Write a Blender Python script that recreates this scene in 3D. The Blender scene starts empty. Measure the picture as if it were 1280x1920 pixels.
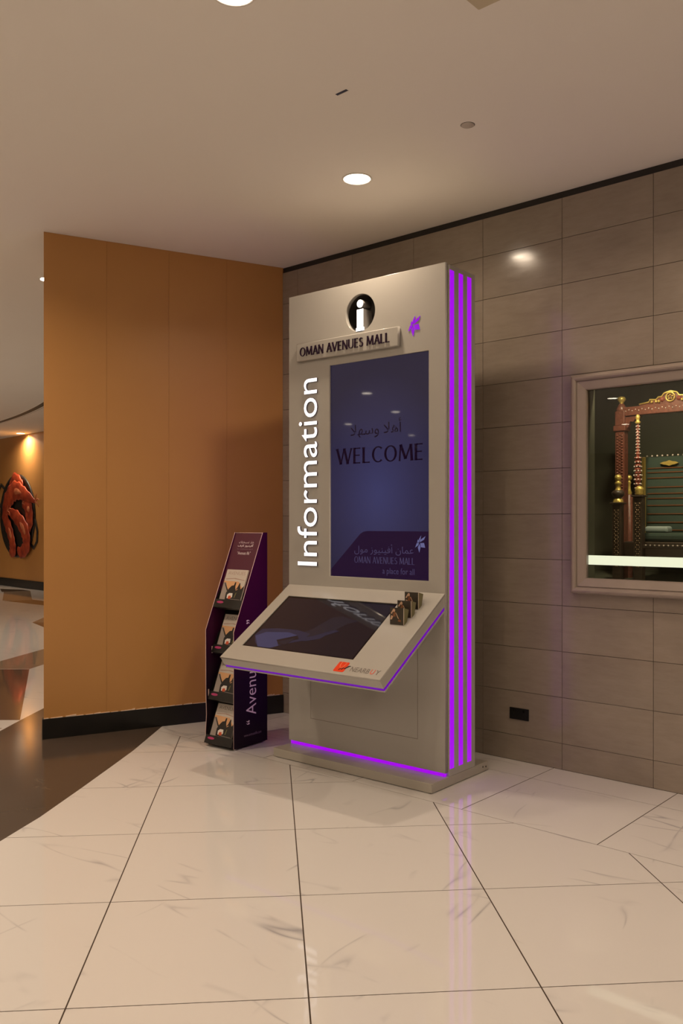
import bpy, bmesh, math, random
from mathutils import Vector, Matrix
random.seed(7)
SC = bpy.context.scene
COL = SC.collection
R = math.radians

# ------------------------------------------------------------------ camera, world, exposure
cam_d = bpy.data.cameras.new('camera')
cam_d.sensor_fit = 'HORIZONTAL'; cam_d.sensor_width = 36.0
cam_d.lens = 36.0 * 1619.0 / 1280.0
cam_d.shift_y = 20.0 / 1280.0
cam_d.clip_end = 200
cam = bpy.data.objects.new('camera', cam_d); COL.objects.link(cam)
cam.location = (0, 0, 1.6); cam.rotation_euler = (R(90), 0, 0)
SC.camera = cam
world = bpy.data.worlds.new('world'); SC.world = world; world.use_nodes = True
bg = world.node_tree.nodes['Background']
bg.inputs[0].default_value = (1.0, 0.74, 0.50, 1); bg.inputs[1].default_value = 0.05
SC.view_settings.view_transform = 'Standard'; SC.view_settings.look = 'None'
SC.view_settings.gamma = 1.0; SC.view_settings.use_curve_mapping = False
SC.view_settings.exposure = 0.10
LAMP_W = 12.6                       # one recessed downlight
LAMP_C = (1.0, 0.78, 0.565)
CEIL = 3.75
SC.cycles.max_bounces = 6; SC.cycles.diffuse_bounces = 4; SC.cycles.glossy_bounces = 3; SC.cycles.transmission_bounces = 2
SC.cycles.transparent_max_bounces = 6; SC.cycles.caustics_reflective = False; SC.cycles.caustics_refractive = False; SC.cycles.adaptive_threshold = .06

# ------------------------------------------------------------------ materials
MATS = {}
def srgb(r, g, b):
    f = lambda c: (c/255/12.92 if c/255 <= .04045 else ((c/255+.055)/1.055)**2.4)
    return (f(r), f(g), f(b))
def mat(name, col, rough=.5, metal=0., spec=.5, emit=None, es=0., coat=0.):
    m = bpy.data.materials.new(name); m.use_nodes = True
    p = m.node_tree.nodes['Principled BSDF']
    p.inputs['Base Color'].default_value = (*col, 1)
    p.inputs['Roughness'].default_value = rough
    p.inputs['Metallic'].default_value = metal
    p.inputs['Specular IOR Level'].default_value = spec
    if coat: p.inputs['Coat Weight'].default_value = coat; p.inputs['Coat Roughness'].default_value = .06
    if emit: p.inputs['Emission Color'].default_value = (*emit, 1); p.inputs['Emission Strength'].default_value = es
    if emit and not name.startswith(('purple', 'case')): m.cycles.emission_sampling = 'NONE'
    MATS[name] = m
    return m
def N(m, t, **kw):
    n = m.node_tree.nodes.new(t)
    for k, v in kw.items(): setattr(n, k, v)
    return n
def ramp(m, stops):
    r = N(m, 'ShaderNodeValToRGB'); e = r.color_ramp.elements
    while len(e) < len(stops): e.new(.5)
    for i, (p, c) in enumerate(stops):
        e[i].position = p; e[i].color = (*c, 1) if len(c) == 3 else c
    return r
def P(m): return m.node_tree.nodes['Principled BSDF']
def lk(m, a, b): m.node_tree.links.new(a, b)

def marble(name, base, vein, rough=.07, amount=1.0, spec=.5):
    m = mat(name, base, rough)
    geo = N(m, 'ShaderNodeNewGeometry'); oi = N(m, 'ShaderNodeObjectInfo')
    mul = N(m, 'ShaderNodeVectorMath', operation='MULTIPLY'); mul.inputs[1].default_value = (61, 47, 0)
    lk(m, oi.outputs['Random'], mul.inputs[0])
    add = N(m, 'ShaderNodeVectorMath', operation='ADD')
    lk(m, geo.outputs['Position'], add.inputs[0]); lk(m, mul.outputs[0], add.inputs[1])
    mask = None
    fac = None
    for k, (ang, seed) in enumerate(((35, 0.0), (-57, 9.0))):
        m0 = N(m, 'ShaderNodeMapping'); m0.inputs['Rotation'].default_value = (0, 0, R(ang)); lk(m, add.outputs[0], m0.inputs[0])
        mp = N(m, 'ShaderNodeMapping')
        mp.inputs['Scale'].default_value = (.45, 2.0, 1); mp.inputs['Location'].default_value = (seed, seed*2, seed)
        lk(m, m0.outputs[0], mp.inputs[0])
        nz = N(m, 'ShaderNodeTexNoise'); nz.inputs['Scale'].default_value = .8; nz.inputs['Detail'].default_value = 3
        nz.inputs['Roughness'].default_value = .55
        lk(m, mp.outputs[0], nz.inputs['Vector'])
        sub = N(m, 'ShaderNodeMath', operation='SUBTRACT'); sub.inputs[1].default_value = .5
        ab = N(m, 'ShaderNodeMath', operation='ABSOLUTE')
        lk(m, nz.outputs['Fac'], sub.inputs[0]); lk(m, sub.outputs[0], ab.inputs[0])
        rp = ramp(m, [(0, (1, 1, 1)), (.003, (.45, .45, .45)), (.009, (0, 0, 0))])
        lk(m, ab.outputs[0], rp.inputs[0])
        n2 = N(m, 'ShaderNodeTexNoise'); n2.inputs['Scale'].default_value = 2.6; n2.inputs['Detail'].default_value = 2
        lk(m, add.outputs[0], n2.inputs['Vector'])
        r2 = ramp(m, [(.50 + .03*k, (0, 0, 0)), (.72, (1, 1, 1))])
        lk(m, n2.outputs['Fac'], r2.inputs[0])
        mm = N(m, 'ShaderNodeMath', operation='MULTIPLY')
        lk(m, rp.outputs[0], mm.inputs[0]); lk(m, r2.outputs[0], mm.inputs[1])
        if fac is None: fac = mm.outputs[0]
        else:
            mx = N(m, 'ShaderNodeMath', operation='MAXIMUM'); lk(m, fac, mx.inputs[0]); lk(m, mm.outputs[0], mx.inputs[1]); fac = mx.outputs[0]
    am = N(m, 'ShaderNodeMath', operation='MULTIPLY'); am.inputs[1].default_value = amount; lk(m, fac, am.inputs[0])
    mix = N(m, 'ShaderNodeMixRGB'); mix.inputs[1].default_value = (*base, 1); mix.inputs[2].default_value = (*vein, 1)
    lk(m, am.outputs[0], mix.inputs[0]); lk(m, mix.outputs[0], P(m).inputs['Base Color'])
    P(m).inputs['Specular IOR Level'].default_value = spec
    return m
marble('white_marble', (.72, .70, .69), (.31, .30, .34), .045, .8)
marble('dark_marble', (.085, .062, .047), (.22, .17, .13), .12, .35, .22)
marble('taupe_marble', (.34, .25, .18), (.25, .2, .15), .06, .3)
marble('brown_marble', (.16, .10, .068), (.22, .17, .13), .06, .3)
mat('grout', (.055, .035, .022), .8)

def stone():
    m = mat('stone_tile', (.25, .2, .165), .13, spec=.55)
    tc = N(m, 'ShaderNodeTexCoord'); oi = N(m, 'ShaderNodeObjectInfo')
    mul = N(m, 'ShaderNodeVectorMath', operation='MULTIPLY'); mul.inputs[1].default_value = (31, 17, 23)
    lk(m, oi.outputs['Random'], mul.inputs[0])
    add = N(m, 'ShaderNodeVectorMath', operation='ADD')
    lk(m, tc.outputs['Object'], add.inputs[0]); lk(m, mul.outputs[0], add.inputs[1])
    mp = N(m, 'ShaderNodeMapping'); mp.inputs['Scale'].default_value = (5, 5, 22); lk(m, add.outputs[0], mp.inputs[0])
    n1 = N(m, 'ShaderNodeTexNoise'); n1.inputs['Scale'].default_value = 1.6; n1.inputs['Detail'].default_value = 6; n1.inputs['Roughness'].default_value = .65
    lk(m, mp.outputs[0], n1.inputs['Vector'])
    r1 = ramp(m, [(.28, (.280, .234, .190)), (.5, (.303, .256, .210)), (.75, (.328, .278, .230))])
    lk(m, n1.outputs['Fac'], r1.inputs[0])
    n2 = N(m, 'ShaderNodeTexNoise'); n2.inputs['Scale'].default_value = 3.5; n2.inputs['Detail'].default_value = 5
    lk(m, add.outputs[0], n2.inputs['Vector'])
    r2 = ramp(m, [(.35, (.93, .92, .91)), (.65, (1.04, 1.03, 1.02))])
    lk(m, n2.outputs['Fac'], r2.inputs[0])
    mx = N(m, 'ShaderNodeMixRGB', blend_type='MULTIPLY'); mx.inputs[0].default_value = 1
    lk(m, r1.outputs[0], mx.inputs[1]); lk(m, r2.outputs[0], mx.inputs[2])
    sh = N(m, 'ShaderNodeMath', operation='MULTIPLY_ADD'); sh.inputs[1].default_value = .06; sh.inputs[2].default_value = .97
    lk(m, oi.outputs['Random'], sh.inputs[0])
    m3 = N(m, 'ShaderNodeMixRGB', blend_type='MULTIPLY'); m3.inputs[0].default_value = 1
    lk(m, mx.outputs[0], m3.inputs[1]); lk(m, sh.outputs[0], m3.inputs[2])
    lk(m, m3.outputs[0], P(m).inputs['Base Color'])
    rr = ramp(m, [(.3, (.12, .12, .12)), (.7, (.18, .18, .18))]); lk(m, n1.outputs['Fac'], rr.inputs[0])
    lk(m, rr.outputs[0], P(m).inputs['Roughness'])
stone()
mat('joint_dark', (.17, .135, .105), .8); mat('seam', (.17, .15, .125), .6)
def noisy(name, c1, c2, scale, rough, spec=.5, detail=4, sc=(1, 1, 1), metal=0, coat=0):
    m = mat(name, c1, rough, spec=spec, metal=metal, coat=coat)
    tc = N(m, 'ShaderNodeTexCoord'); mp = N(m, 'ShaderNodeMapping'); mp.inputs['Scale'].default_value = sc
    lk(m, tc.outputs['Object'], mp.inputs[0])
    n1 = N(m, 'ShaderNodeTexNoise'); n1.inputs['Scale'].default_value = scale; n1.inputs['Detail'].default_value = detail
    lk(m, mp.outputs[0], n1.inputs['Vector'])
    r = ramp(m, [(.3, c1), (.7, c2)]); lk(m, n1.outputs['Fac'], r.inputs[0]); lk(m, r.outputs[0], P(m).inputs['Base Color'])
    return m
noisy('orange_paint', (.50, .248, .074), (.535, .272, .083), 1.2, .42)
noisy('ceiling_paint', (.88, .845, .80), (.89, .855, .81), .8, .75, .3)
noisy('beige_paint', (.55, .45, .36), (.6, .5, .4), 1, .6)
noisy('black_baseboard', (.006, .006, .006), (.012, .011, .010), 8, .35)
mat('drip_paint', (.75, .6, .48), .6)
noisy('kiosk_paint', (.41, .395, .365), (.43, .415, .385), 2, .20, .5, coat=.15)
noisy('kiosk_metal', (.40, .375, .325), (.43, .40, .35), 2, .32)
mat('grey_metal', (.38, .36, .35), .35)
mat('chrome', (.8, .8, .78), .15, 1)
mat('gap_dark', (.02, .018, .016), .6)
mat('cavity', (.05, .043, .037), .3)
mat('white_letter', (.9, .9, .9), .3, emit=(.93, .93, 1.0), es=1.15)
mat('letter_return', (.13, .10, .14), .4)
mat('i_face', (.9, .9, .9), .3, emit=(1, 1, 1), es=1.6)
PUR = (.32, .0, .72)
mat('purple_light', (.12, .0, .25), .3, emit=PUR, es=1.0)
mat('purple_dim', (.06, .0, .13), .3, emit=(.12, .0, .36), es=.9, spec=.15)
mat('purple_emblem', (.12, .0, .25), .3, emit=(.22, .0, .56), es=.9)
mat('plaque_text', (.018, .004, .022), .6, spec=.2)
mat('black_gloss', (.004, .004, .004), .06)
mat('black_plastic', (.008, .008, .008), .35)
mat('black_matt', (.006, .005, .006), .6)
def screen_mat():
    m = mat('screen_image', (.006, .006, .012), .03, emit=(.03, .028, .08), es=1.0, spec=.45)
    tc = N(m, 'ShaderNodeTexCoord'); mp = N(m, 'ShaderNodeMapping')
    mp.inputs['Location'].default_value = (-.12, 0, -1.78); mp.inputs['Scale'].default_value = (1, 1, 1)
    lk(m, tc.outputs['Object'], mp.inputs[0])
    g = N(m, 'ShaderNodeTexGradient', gradient_type='SPHERICAL')
    mp2 = N(m, 'ShaderNodeMapping'); mp2.inputs['Scale'].default_value = (1.7, 1, 1.25); lk(m, mp.outputs[0], mp2.inputs[0])
    lk(m, mp2.outputs[0], g.inputs[0])
    r = ramp(m, [(0, (.014, .0115, .029)), (.5, (.025, .022, .060)), (1, (.036, .036, .105))])
    lk(m, g.outputs['Fac'], r.inputs[0]); lk(m, r.outputs[0], P(m).inputs['Emission Color'])
screen_mat()
mat('screen_purple', (.004, .002, .006), .055, emit=(.011, .0035, .02), es=1)
mat('screen_text', (.004, .002, .006), .055, emit=(.004, .0006, .007), es=1)
mat('screen_pale', (.01, .01, .015), .055, emit=(.085, .07, .17), es=1)
mat('screen_pale2', (.01, .01, .015), .055, emit=(.045, .035, .085), es=1)
mat('screen_star', (.01, .01, .015), .055, emit=(.11, .11, .24), es=1)
mat('touch_glass', (.004, .004, .005), .05, emit=(.012, .008, .010), es=1)
mat('touch_blue', (.006, .006, .01), .05, emit=(.036, .036, .078), es=1)
mat('touch_blue2', (.006, .006, .01), .05, emit=(.018, .0165, .032), es=1)
mat('touch_grey', (.006, .006, .01), .05, emit=(.015, .012, .016), es=1)
mat('logo_red', (.75, .055, .012), .35)
mat('logo_light', (.85, .30, .14), .4)
mat('logo_black', (.012, .01, .01), .4)
mat('logo_text', (.13, .11, .10), .4)
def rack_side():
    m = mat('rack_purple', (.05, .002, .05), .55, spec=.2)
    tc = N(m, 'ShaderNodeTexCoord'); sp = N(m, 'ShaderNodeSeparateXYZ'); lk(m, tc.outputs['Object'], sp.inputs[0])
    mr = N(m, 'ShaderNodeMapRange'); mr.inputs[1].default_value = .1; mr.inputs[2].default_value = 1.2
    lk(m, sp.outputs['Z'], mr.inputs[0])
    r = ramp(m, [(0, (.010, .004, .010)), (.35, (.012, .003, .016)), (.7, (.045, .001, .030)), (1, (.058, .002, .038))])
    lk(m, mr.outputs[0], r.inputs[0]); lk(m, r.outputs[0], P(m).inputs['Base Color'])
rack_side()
mat('rack_header', (.095, .016, .040), .35)
mat('rack_trim', (.75, .55, .52), .4)
mat('rack_print', (.85, .74, .80), .5)
mat('rack_print_dim', (.24, .17, .22), .5)
mat('pocket_black', (.012, .011, .010), .3)
mat('pocket_logo', (.45, .04, .16), .4)
mat('paper', (.60, .54, .48), .5)
mat('page_edge', (.7, .62, .54), .7)
mat('mag_sky', (.72, .40, .20), .45)
mat('mag_cloud', (.42, .29, .24), .45)
mat('mag_black', (.018, .016, .015), .4)
mat('mag_grey', (.35, .30, .27), .5)
mat('mag_red', (.6, .09, .03), .4)
mat('mag_white', (.8, .76, .72), .45)
mat('mag_olive', (.20, .19, .07), .45)
mat('card_dark', (.045, .036, .026), .4)
mat('card_olive', (.17, .15, .07), .45)
mat('card_edge', (.7, .6, .48), .6)
mat('card_skin', (.62, .40, .26), .5)
mat('card_brown', (.24, .09, .03), .5)
noisy('frame_paint', (.33, .275, .235), (.36, .30, .255), 5, .3, coat=.2)
noisy('case_lining', (.135, .130, .088), (.155, .145, .10), 2, .7)
mat('case_strip', (.9, .9, .8), .4, emit=(1.0, .97, .80), es=1.0)
noisy('carved_wood', (.26, .085, .055), (.13, .040, .026), 60, .35)
noisy('dark_wood', (.045, .03, .02), (.075, .045, .03), 50, .4)
mat('gold', (.82, .56, .15), .3, .5)
mat('pearl', (.70, .56, .50), .2); mat('stud_bronze', (.42, .27, .16), .25, .5)
mat('bead_red', (.30, .075, .05), .25)
mat('teal_panel', (.065, .088, .072), .15)
mat('reflection_orange', (.45, .17, .07), .3, .6)
mat('grey_cloth', (.32, .36, .35), .6)
mat('pan_iron', (.02, .018, .016), .45)
noisy('prawn_shell', (.20, .018, .008), (.50, .075, .022), 6, .5)
noisy('prawn_pale', (.62, .24, .12), (.50, .11, .04), 9, .5)
mat('downlight_white', (.85, .82, .78), .5)
mat('lamp_face', (1, 1, 1), .5, emit=(1.0, .86, .68), es=14)
mat('cover_plate', (.52, .47, .42), .5)
mat('slot_blue', (.02, .025, .06), .5)
mat('sign_beige', (.55, .48, .34), .5)
mat('vent_dark', (.13, .105, .075), .7)
def glass():
    m = bpy.data.materials.new('clear_glass'); m.use_nodes = True; nt = m.node_tree; nt.nodes.clear()
    out = nt.nodes.new('ShaderNodeOutputMaterial'); tr = nt.nodes.new('ShaderNodeBsdfTransparent'); gl = nt.nodes.new('ShaderNodeBsdfGlossy')
    tr.inputs[0].default_value = (.90, .93, .88, 1); gl.inputs['Roughness'].default_value = .01; gl.inputs[0].default_value = (.9, .9, .9, 1)
    fr = nt.nodes.new('ShaderNodeFresnel'); fr.inputs[0].default_value = 1.55
    mx = nt.nodes.new('ShaderNodeMixShader')
    nt.links.new(fr.outputs[0], mx.inputs[0]); nt.links.new(tr.outputs[0], mx.inputs[1]); nt.links.new(gl.outputs[0], mx.inputs[2])
    nt.links.new(mx.outputs[0], out.inputs[0]); MATS['clear_glass'] = m
glass()

# ------------------------------------------------------------------ mesh helpers
class MB:
    def __init__(s): s.v = []; s.f = []; s.mi = []; s.cur = 0; s.smooth = []
    def add(s, vs, fs, smooth=False):
        o = len(s.v); s.v += [tuple(v) for v in vs]
        for f in fs: s.f.append([i+o for i in f]); s.mi.append(s.cur); s.smooth.append(smooth)
        return s
    def box(s, x0, x1, y0, y1, z0, z1):
        return s.add([(x0,y0,z0),(x1,y0,z0),(x1,y1,z0),(x0,y1,z0),(x0,y0,z1),(x1,y0,z1),(x1,y1,z1),(x0,y1,z1)],
                     [(3,2,1,0),(4,5,6,7),(0,1,5,4),(1,2,6,5),(2,3,7,6),(3,0,4,7)])
    def bbox(s, x0, x1, y0, y1, z0, z1, b=.003):           # box with chamfered edges
        bm = bmesh.new(); bmesh.ops.create_cube(bm, size=1)
        for v in bm.verts: v.co = Vector(((x0+x1)/2+v.co.x*(x1-x0), (y0+y1)/2+v.co.y*(y1-y0), (z0+z1)/2+v.co.z*(z1-z0)))
        bmesh.ops.bevel(bm, geom=bm.edges[:], offset=b, segments=2, affect='EDGES', profile=.5)
        bm.verts.index_update()
        s.add([v.co[:] for v in bm.verts], [[v.index for v in f.verts] for f in bm.faces]); bm.free()
        return s
    def prism(s, poly, f):            # poly list of 2d points, f(p, k) -> 3d point for k = 0 (back), 1 (front)
        n = len(poly); vs = [f(p, 0) for p in poly] + [f(p, 1) for p in poly]
        fs = [list(range(n))[::-1], list(range(n, 2*n))] + [(i, (i+1) % n, n+(i+1) % n, n+i) for i in range(n)]
        return s.add(vs, fs)
    def lathe(s, prof, c=(0, 0, 0), seg=20, axis='z'):
        vs = []; fs = []; n = len(prof)
        for i in range(seg):
            a = 2*math.pi*i/seg
            for r, h in prof:
                p = (r*math.cos(a), r*math.sin(a), h)
                if axis == 'y': p = (p[0], -h, p[1])
                vs.append((p[0]+c[0], p[1]+c[1], p[2]+c[2]))
        for i in range(seg):
            j = (i+1) % seg
            for k in range(n-1): fs.append((i*n+k, j*n+k, j*n+k+1, i*n+k+1))
        return s.add(vs, fs, True)
    def tube(s, path, rad, seg=8, cap=True, flat=1.0):
        n = len(path); path = [Vector(p) for p in path]; vs = []; fs = []
        up = Vector((0, 1, 0))
        for i, p in enumerate(path):
            t = (path[min(i+1, n-1)] - path[max(i-1, 0)]).normalized()
            a = t.cross(up)
            if a.length < 1e-4: a = t.cross(Vector((1, 0, 0)))
            a.normalize(); b = a.cross(t)
            r = rad[i] if isinstance(rad, (list, tuple)) else rad
            for k in range(seg):
                q = 2*math.pi*k/seg
                vs.append(p + a*(r*math.cos(q)) + b*(r*flat*math.sin(q)))
        for i in range(n-1):
            for k in range(seg):
                l = (k+1) % seg
                fs.append((i*seg+k, i*seg+l, (i+1)*seg+l, (i+1)*seg+k))
        if cap: fs.append(list(range(seg))[::-1]); fs.append([(n-1)*seg+k for k in range(seg)])
        return s.add(vs, fs, True)
    def sphere(s, c, r, seg=12, sq=(1, 1, 1)):
        pr = [(r*math.sin(math.pi*i/8)*1.0+1e-5, -r*math.cos(math.pi*i/8)*sq[2]) for i in range(9)]
        return s.lathe(pr, c, seg)
    def mesh(s, name, mats):
        me = bpy.data.meshes.new(name); me.from_pydata(s.v, [], s.f); me.update()
        for m in (mats if isinstance(mats, (list, tuple)) else [mats]): me.materials.append(MATS[m])
        me.polygons.foreach_set('material_index', s.mi); me.polygons.foreach_set('use_smooth', s.smooth)
        bm = bmesh.new(); bm.from_mesh(me); bmesh.ops.recalc_face_normals(bm, faces=bm.faces[:]); bm.to_mesh(me); bm.free()
        return me
def link(name, data, parent=None, loc=(0, 0, 0), rot=(0, 0, 0)):
    o = bpy.data.objects.new(name, data); COL.objects.link(o)
    o.parent = parent; o.location = loc; o.rotation_euler = rot
    return o
def obj(name, mb, mats, parent=None, loc=(0, 0, 0), rot=(0, 0, 0)):
    return link(name, mb.mesh(name, mats), parent, loc, rot)
def tag(o, label, cat, group=None):
    o['label'] = label; o['category'] = cat
    if group: o['group'] = group
    return o
def struct(o, label=None):
    o['kind'] = 'structure'
    if label: o['label'] = label
    return o
def thing(name, label, cat, loc=(0, 0, 0), rz=0, group=None):
    o = link(name, None, None, loc, (0, 0, rz)); o.empty_display_size = .1
    return tag(o, label, cat, group)

def curve_mesh(splines, extrude, bevel=0.0):            # 2-D outlines (holes too) -> solid plate in XY, centred on z = 0
    c = bpy.data.curves.new('outline', 'CURVE'); c.dimensions = '2D'; c.fill_mode = 'BOTH'; c.extrude = extrude
    c.bevel_depth = bevel; c.bevel_resolution = 1
    for pts in splines:
        sp = c.splines.new('POLY'); sp.points.add(len(pts)-1); sp.use_cyclic_u = True
        for p, q in zip(sp.points, pts): p.co = (q[0], q[1], 0, 1)
    return curve_to_mesh(c)
def curve_to_mesh(c):
    o = bpy.data.objects.new('outline', c); COL.objects.link(o)
    dg = bpy.context.evaluated_depsgraph_get(); dg.update()
    me = bpy.data.meshes.new_from_object(o.evaluated_get(dg))
    bpy.data.objects.remove(o); bpy.data.curves.remove(c)
    return me
def text_curve(body, extrude=.0, bold=0.0, shear=0.0, space=1.0):
    c = bpy.data.curves.new('text', 'FONT'); c.body = body; c.size = 1; c.extrude = extrude; c.offset = bold; c.shear = shear
    c.space_character = space; c.resolution_u = 4
    return curve_to_mesh(c)
def bounds(me):
    xs = [v.co.x for v in me.vertices]; ys = [v.co.y for v in me.vertices]
    return min(xs), max(xs), min(ys), max(ys)
def fit(me, x0, x1, y0, y1, depth=1.0):                 # stretch a flat XY mesh into the rectangle
    a, b, c, d = bounds(me)
    for v in me.vertices:
        v.co.x = x0 + (v.co.x-a)/(b-a)*(x1-x0); v.co.y = y0 + (v.co.y-c)/(d-c)*(y1-y0); v.co.z *= depth
    return me
def xform(me, M): me.transform(M); me.update(); return me
def setmat(me, *names):
    me.materials.clear()
    for n in names: me.materials.append(MATS[n])
    return me
UPRIGHT = Matrix.Rotation(R(90), 4, 'X')                # XY drawing -> XZ, facing -Y

# flared capitals (thick-and-thin strokes), unit height
def stroke(mb, a, b, w, flare=1.3):
    a = Vector(a); b = Vector(b); d = (b-a).normalized(); n = Vector((-d.y, d.x))
    L = (b-a).length; ts = [0, min(.14, L*.3), L-min(.14, L*.3), L]; ws = [w*flare, w, w, w*flare]
    left = [a+d*t+n*(q/2) for t, q in zip(ts, ws)]; right = [a+d*t-n*(q/2) for t, q in zip(ts, ws)]
    mb.append(left + right[::-1])
def arc_stroke(mb, cx, cy, rx, ry, a0, a1, wmin, wmax, n=22, flare=0):
    lo = []; li = []
    for i in range(n+1):
        t = i/n; a = R(a0+(a1-a0)*t); w = wmin+(wmax-wmin)*abs(math.cos(a))**1.5
        if flare and (i == 0 or i == n): w *= flare
        lo.append(Vector((cx+(rx+w/2)*math.cos(a), cy+(ry+w/2)*math.sin(a)))); li.append(Vector((cx+(rx-w/2)*math.cos(a), cy+(ry-w/2)*math.sin(a))))
    mb.append((lo, li))
def glyph(ch):
    g = []; T, t = .145, .09
    if ch == 'A': stroke(g, (.03, 0), (.31, 1), t); stroke(g, (.31, 1), (.60, 0), T); stroke(g, (.14, .33), (.50, .33), .065, 1); return g, .62
    if ch == 'M': stroke(g, (.05, 0), (.11, 1), t); stroke(g, (.11, 1), (.40, .12), T); stroke(g, (.40, .12), (.70, 1), t); stroke(g, (.70, 1), (.76, 0), T); return g, .82
    if ch == 'N': stroke(g, (.06, 0), (.06, 1), t); stroke(g, (.06, 1), (.58, 0), T); stroke(g, (.58, 0), (.58, 1), t); return g, .64
    if ch == 'V': stroke(g, (.03, 1), (.31, 0), T); stroke(g, (.31, 0), (.58, 1), t); return g, .6
    if ch == 'W': stroke(g, (.03, 1), (.28, 0), T); stroke(g, (.28, 0), (.49, 1), t); stroke(g, (.49, 1), (.72, 0), T); stroke(g, (.72, 0), (.95, 1), t); return g, .97
    if ch == 'E':
        stroke(g, (.07, 0), (.07, 1), T)
        for y in (.04, .52, .96): stroke(g, (.07, y), (.44 if y != .52 else .40, y), .07, 1.35)
        return g, .48
    if ch == 'L': stroke(g, (.07, 0), (.07, 1), T); stroke(g, (.07, .04), (.45, .04), .07, 1.35); return g, .48
    if ch == 'O': arc_stroke(g, .38, .5, .31, .465, 0, 360, .07, .135, 32); return g, .76
    if ch == 'C': arc_stroke(g, .38, .5, .31, .465, 48, 312, .07, .135, 26, 1.4); return g, .64
    if ch == 'U':
        stroke(g, (.08, .3), (.08, 1), T); stroke(g, (.58, .3), (.58, 1), t); arc_stroke(g, .33, .32, .25, .285, 180, 360, .07, .10, 16); return g, .66
    if ch == 'S':
        arc_stroke(g, .25, .74, .16, .215, 35, 272, .08, .11, 16, 1.3); arc_stroke(g, .24, .275, .19, .235, -150, 82, .08, .12, 20, 1.2); return g, .48
    return g, .35
def caps(word, x0, x1, y0, y1):
    """list of per-letter polygon lists fitted to the rectangle; arcs become quads"""
    out = []; x = 0
    for ch in word:
        g, w = glyph(ch); quads = []
        for item in g:
            if isinstance(item, tuple):
                lo, li = item
                for i in range(len(lo)-1): quads.append([lo[i], lo[i+1], li[i+1], li[i]])
            else:
                for i in range(3): quads.append([item[i], item[i+1], item[6-i], item[7-i]])
        if quads: out.append([[(p.x+x, p.y) for p in q] for q in quads])
        x += w + (.10 if ch != ' ' else 0)
    x -= .10
    fx = lambda p: (x0+p[0]/x*(x1-x0), y0+p[1]*(y1-y0))
    return [[[fx(p) for p in q] for q in L] for L in out]

# Arabic joined forms (drawn left to right, so the string is reversed)
AR = {'ا': (0xFE8D, 2), 'أ': (0xFE83, 2), 'ب': (0xFE8F, 4), 'ت': (0xFE95, 4), 'ة': (0xFE93, 2), 'ج': (0xFE9D, 4), 'خ': (0xFEA5, 4), 'ذ': (0xFEAB, 2),
      'ز': (0xFEAF, 2), 'س': (0xFEB1, 4), 'ع': (0xFEC9, 4), 'ف': (0xFED1, 4), 'ك': (0xFED9, 4), 'ل': (0xFEDD, 4), 'م': (0xFEE1, 4), 'ن': (0xFEE5, 4),
      'ه': (0xFEE9, 4), 'و': (0xFEED, 2), 'ي': (0xFEF1, 4), 'لا': (0xFEFB, 2)}
def arabic(s):
    out = []
    for word in s.split(' '):
        L = []; i = 0
        while i < len(word):
            if word[i:i+2] == 'لا': L.append('لا'); i += 2
            else: L.append(word[i]); i += 1
        r = ''
        for k, ch in enumerate(L):
            base, n = AR[ch]
            pj = k > 0 and AR[L[k-1]][1] == 4; nj = k < len(L)-1 and n == 4
            r += chr(base + (3 if pj and nj else 2 if nj else 1 if pj else 0))
        out.append(r[::-1])
    return ' '.join(out[::-1])

# ------------------------------------------------------------------ setting frame: the stone wall
W0 = Vector((.929, 6.033, 0)); U = Vector((.7505, -.6609, 0)).normalized(); NB = Vector((-U.y, U.x, 0))   # NB points into the wall
WA = math.atan2(U.y, U.x)
def wpt(s, d, z=0): return W0 + U*s + NB*d + Vector((0, 0, z))       # d > 0 behind the wall face
CORNER = W0 + U*(-1.9)
OEND = Vector((-2.199, 6.380, 0))

# ------------------------------------------------------------------ floor
def clip(poly, p, n):                # keep side where (q-p).n >= 0
    out = []
    for i in range(len(poly)):
        a, b = poly[i], poly[(i+1) % len(poly)]
        da = (a[0]-p[0])*n[0]+(a[1]-p[1])*n[1]; db = (b[0]-p[0])*n[0]+(b[1]-p[1])*n[1]
        if da >= 0: out.append(a)
        if (da >= 0) != (db >= 0):
            t = da/(da-db); out.append((a[0]+(b[0]-a[0])*t, a[1]+(b[1]-a[1])*t))
    return out
def area(p): return abs(sum(p[i][0]*p[(i+1) % len(p)][1]-p[(i+1) % len(p)][0]*p[i][1] for i in range(len(p))))/2 if len(p) > 2 else 0
floor = struct(obj('floor', MB().box(-19, 9, -8, 34, -.3, -.012), 'white_marble'), 'polished white marble mall floor with dark joints and brown inlays')
g = MB(); g.prism([(-4, -2.2), (5.5, -2.2), (5.5, 2.5), (-.2, 7.6), (-1.8, 7.6), (-4, 4)], lambda p, k: (p[0], p[1], (-.012, -.0007)[k])); obj('grout_bed', g, 'grout', floor)
def floor_piece(name, poly, m, z0=-.0025, z1=0.0, parent=None):
    cx = sum(p[0] for p in poly)/len(poly); cy = sum(p[1] for p in poly)/len(poly)
    mb = MB().prism([(p[0]-cx, p[1]-cy) for p in poly], lambda p, k: (p[0], p[1], (z0, z1)[k]))
    return obj(name, mb, m, parent or floor, (cx, cy, 0))
ga = R(4.71); GA = Vector((-math.sin(ga), math.cos(ga))); GB = Vector((math.cos(ga), math.sin(ga))); G0 = Vector((-.1762, 3.706)); TS = .8007
gap = .0056
BORD = 1.083
bp = W0 - NB*(BORD+.0020); bn = (-NB.x, -NB.y)
od = (OEND-CORNER).normalized(); on = Vector((-od.y, od.x, 0))
if on.dot(Vector((0, 0, 0))-CORNER) < 0: on = -on          # towards the camera
full = None
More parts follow.
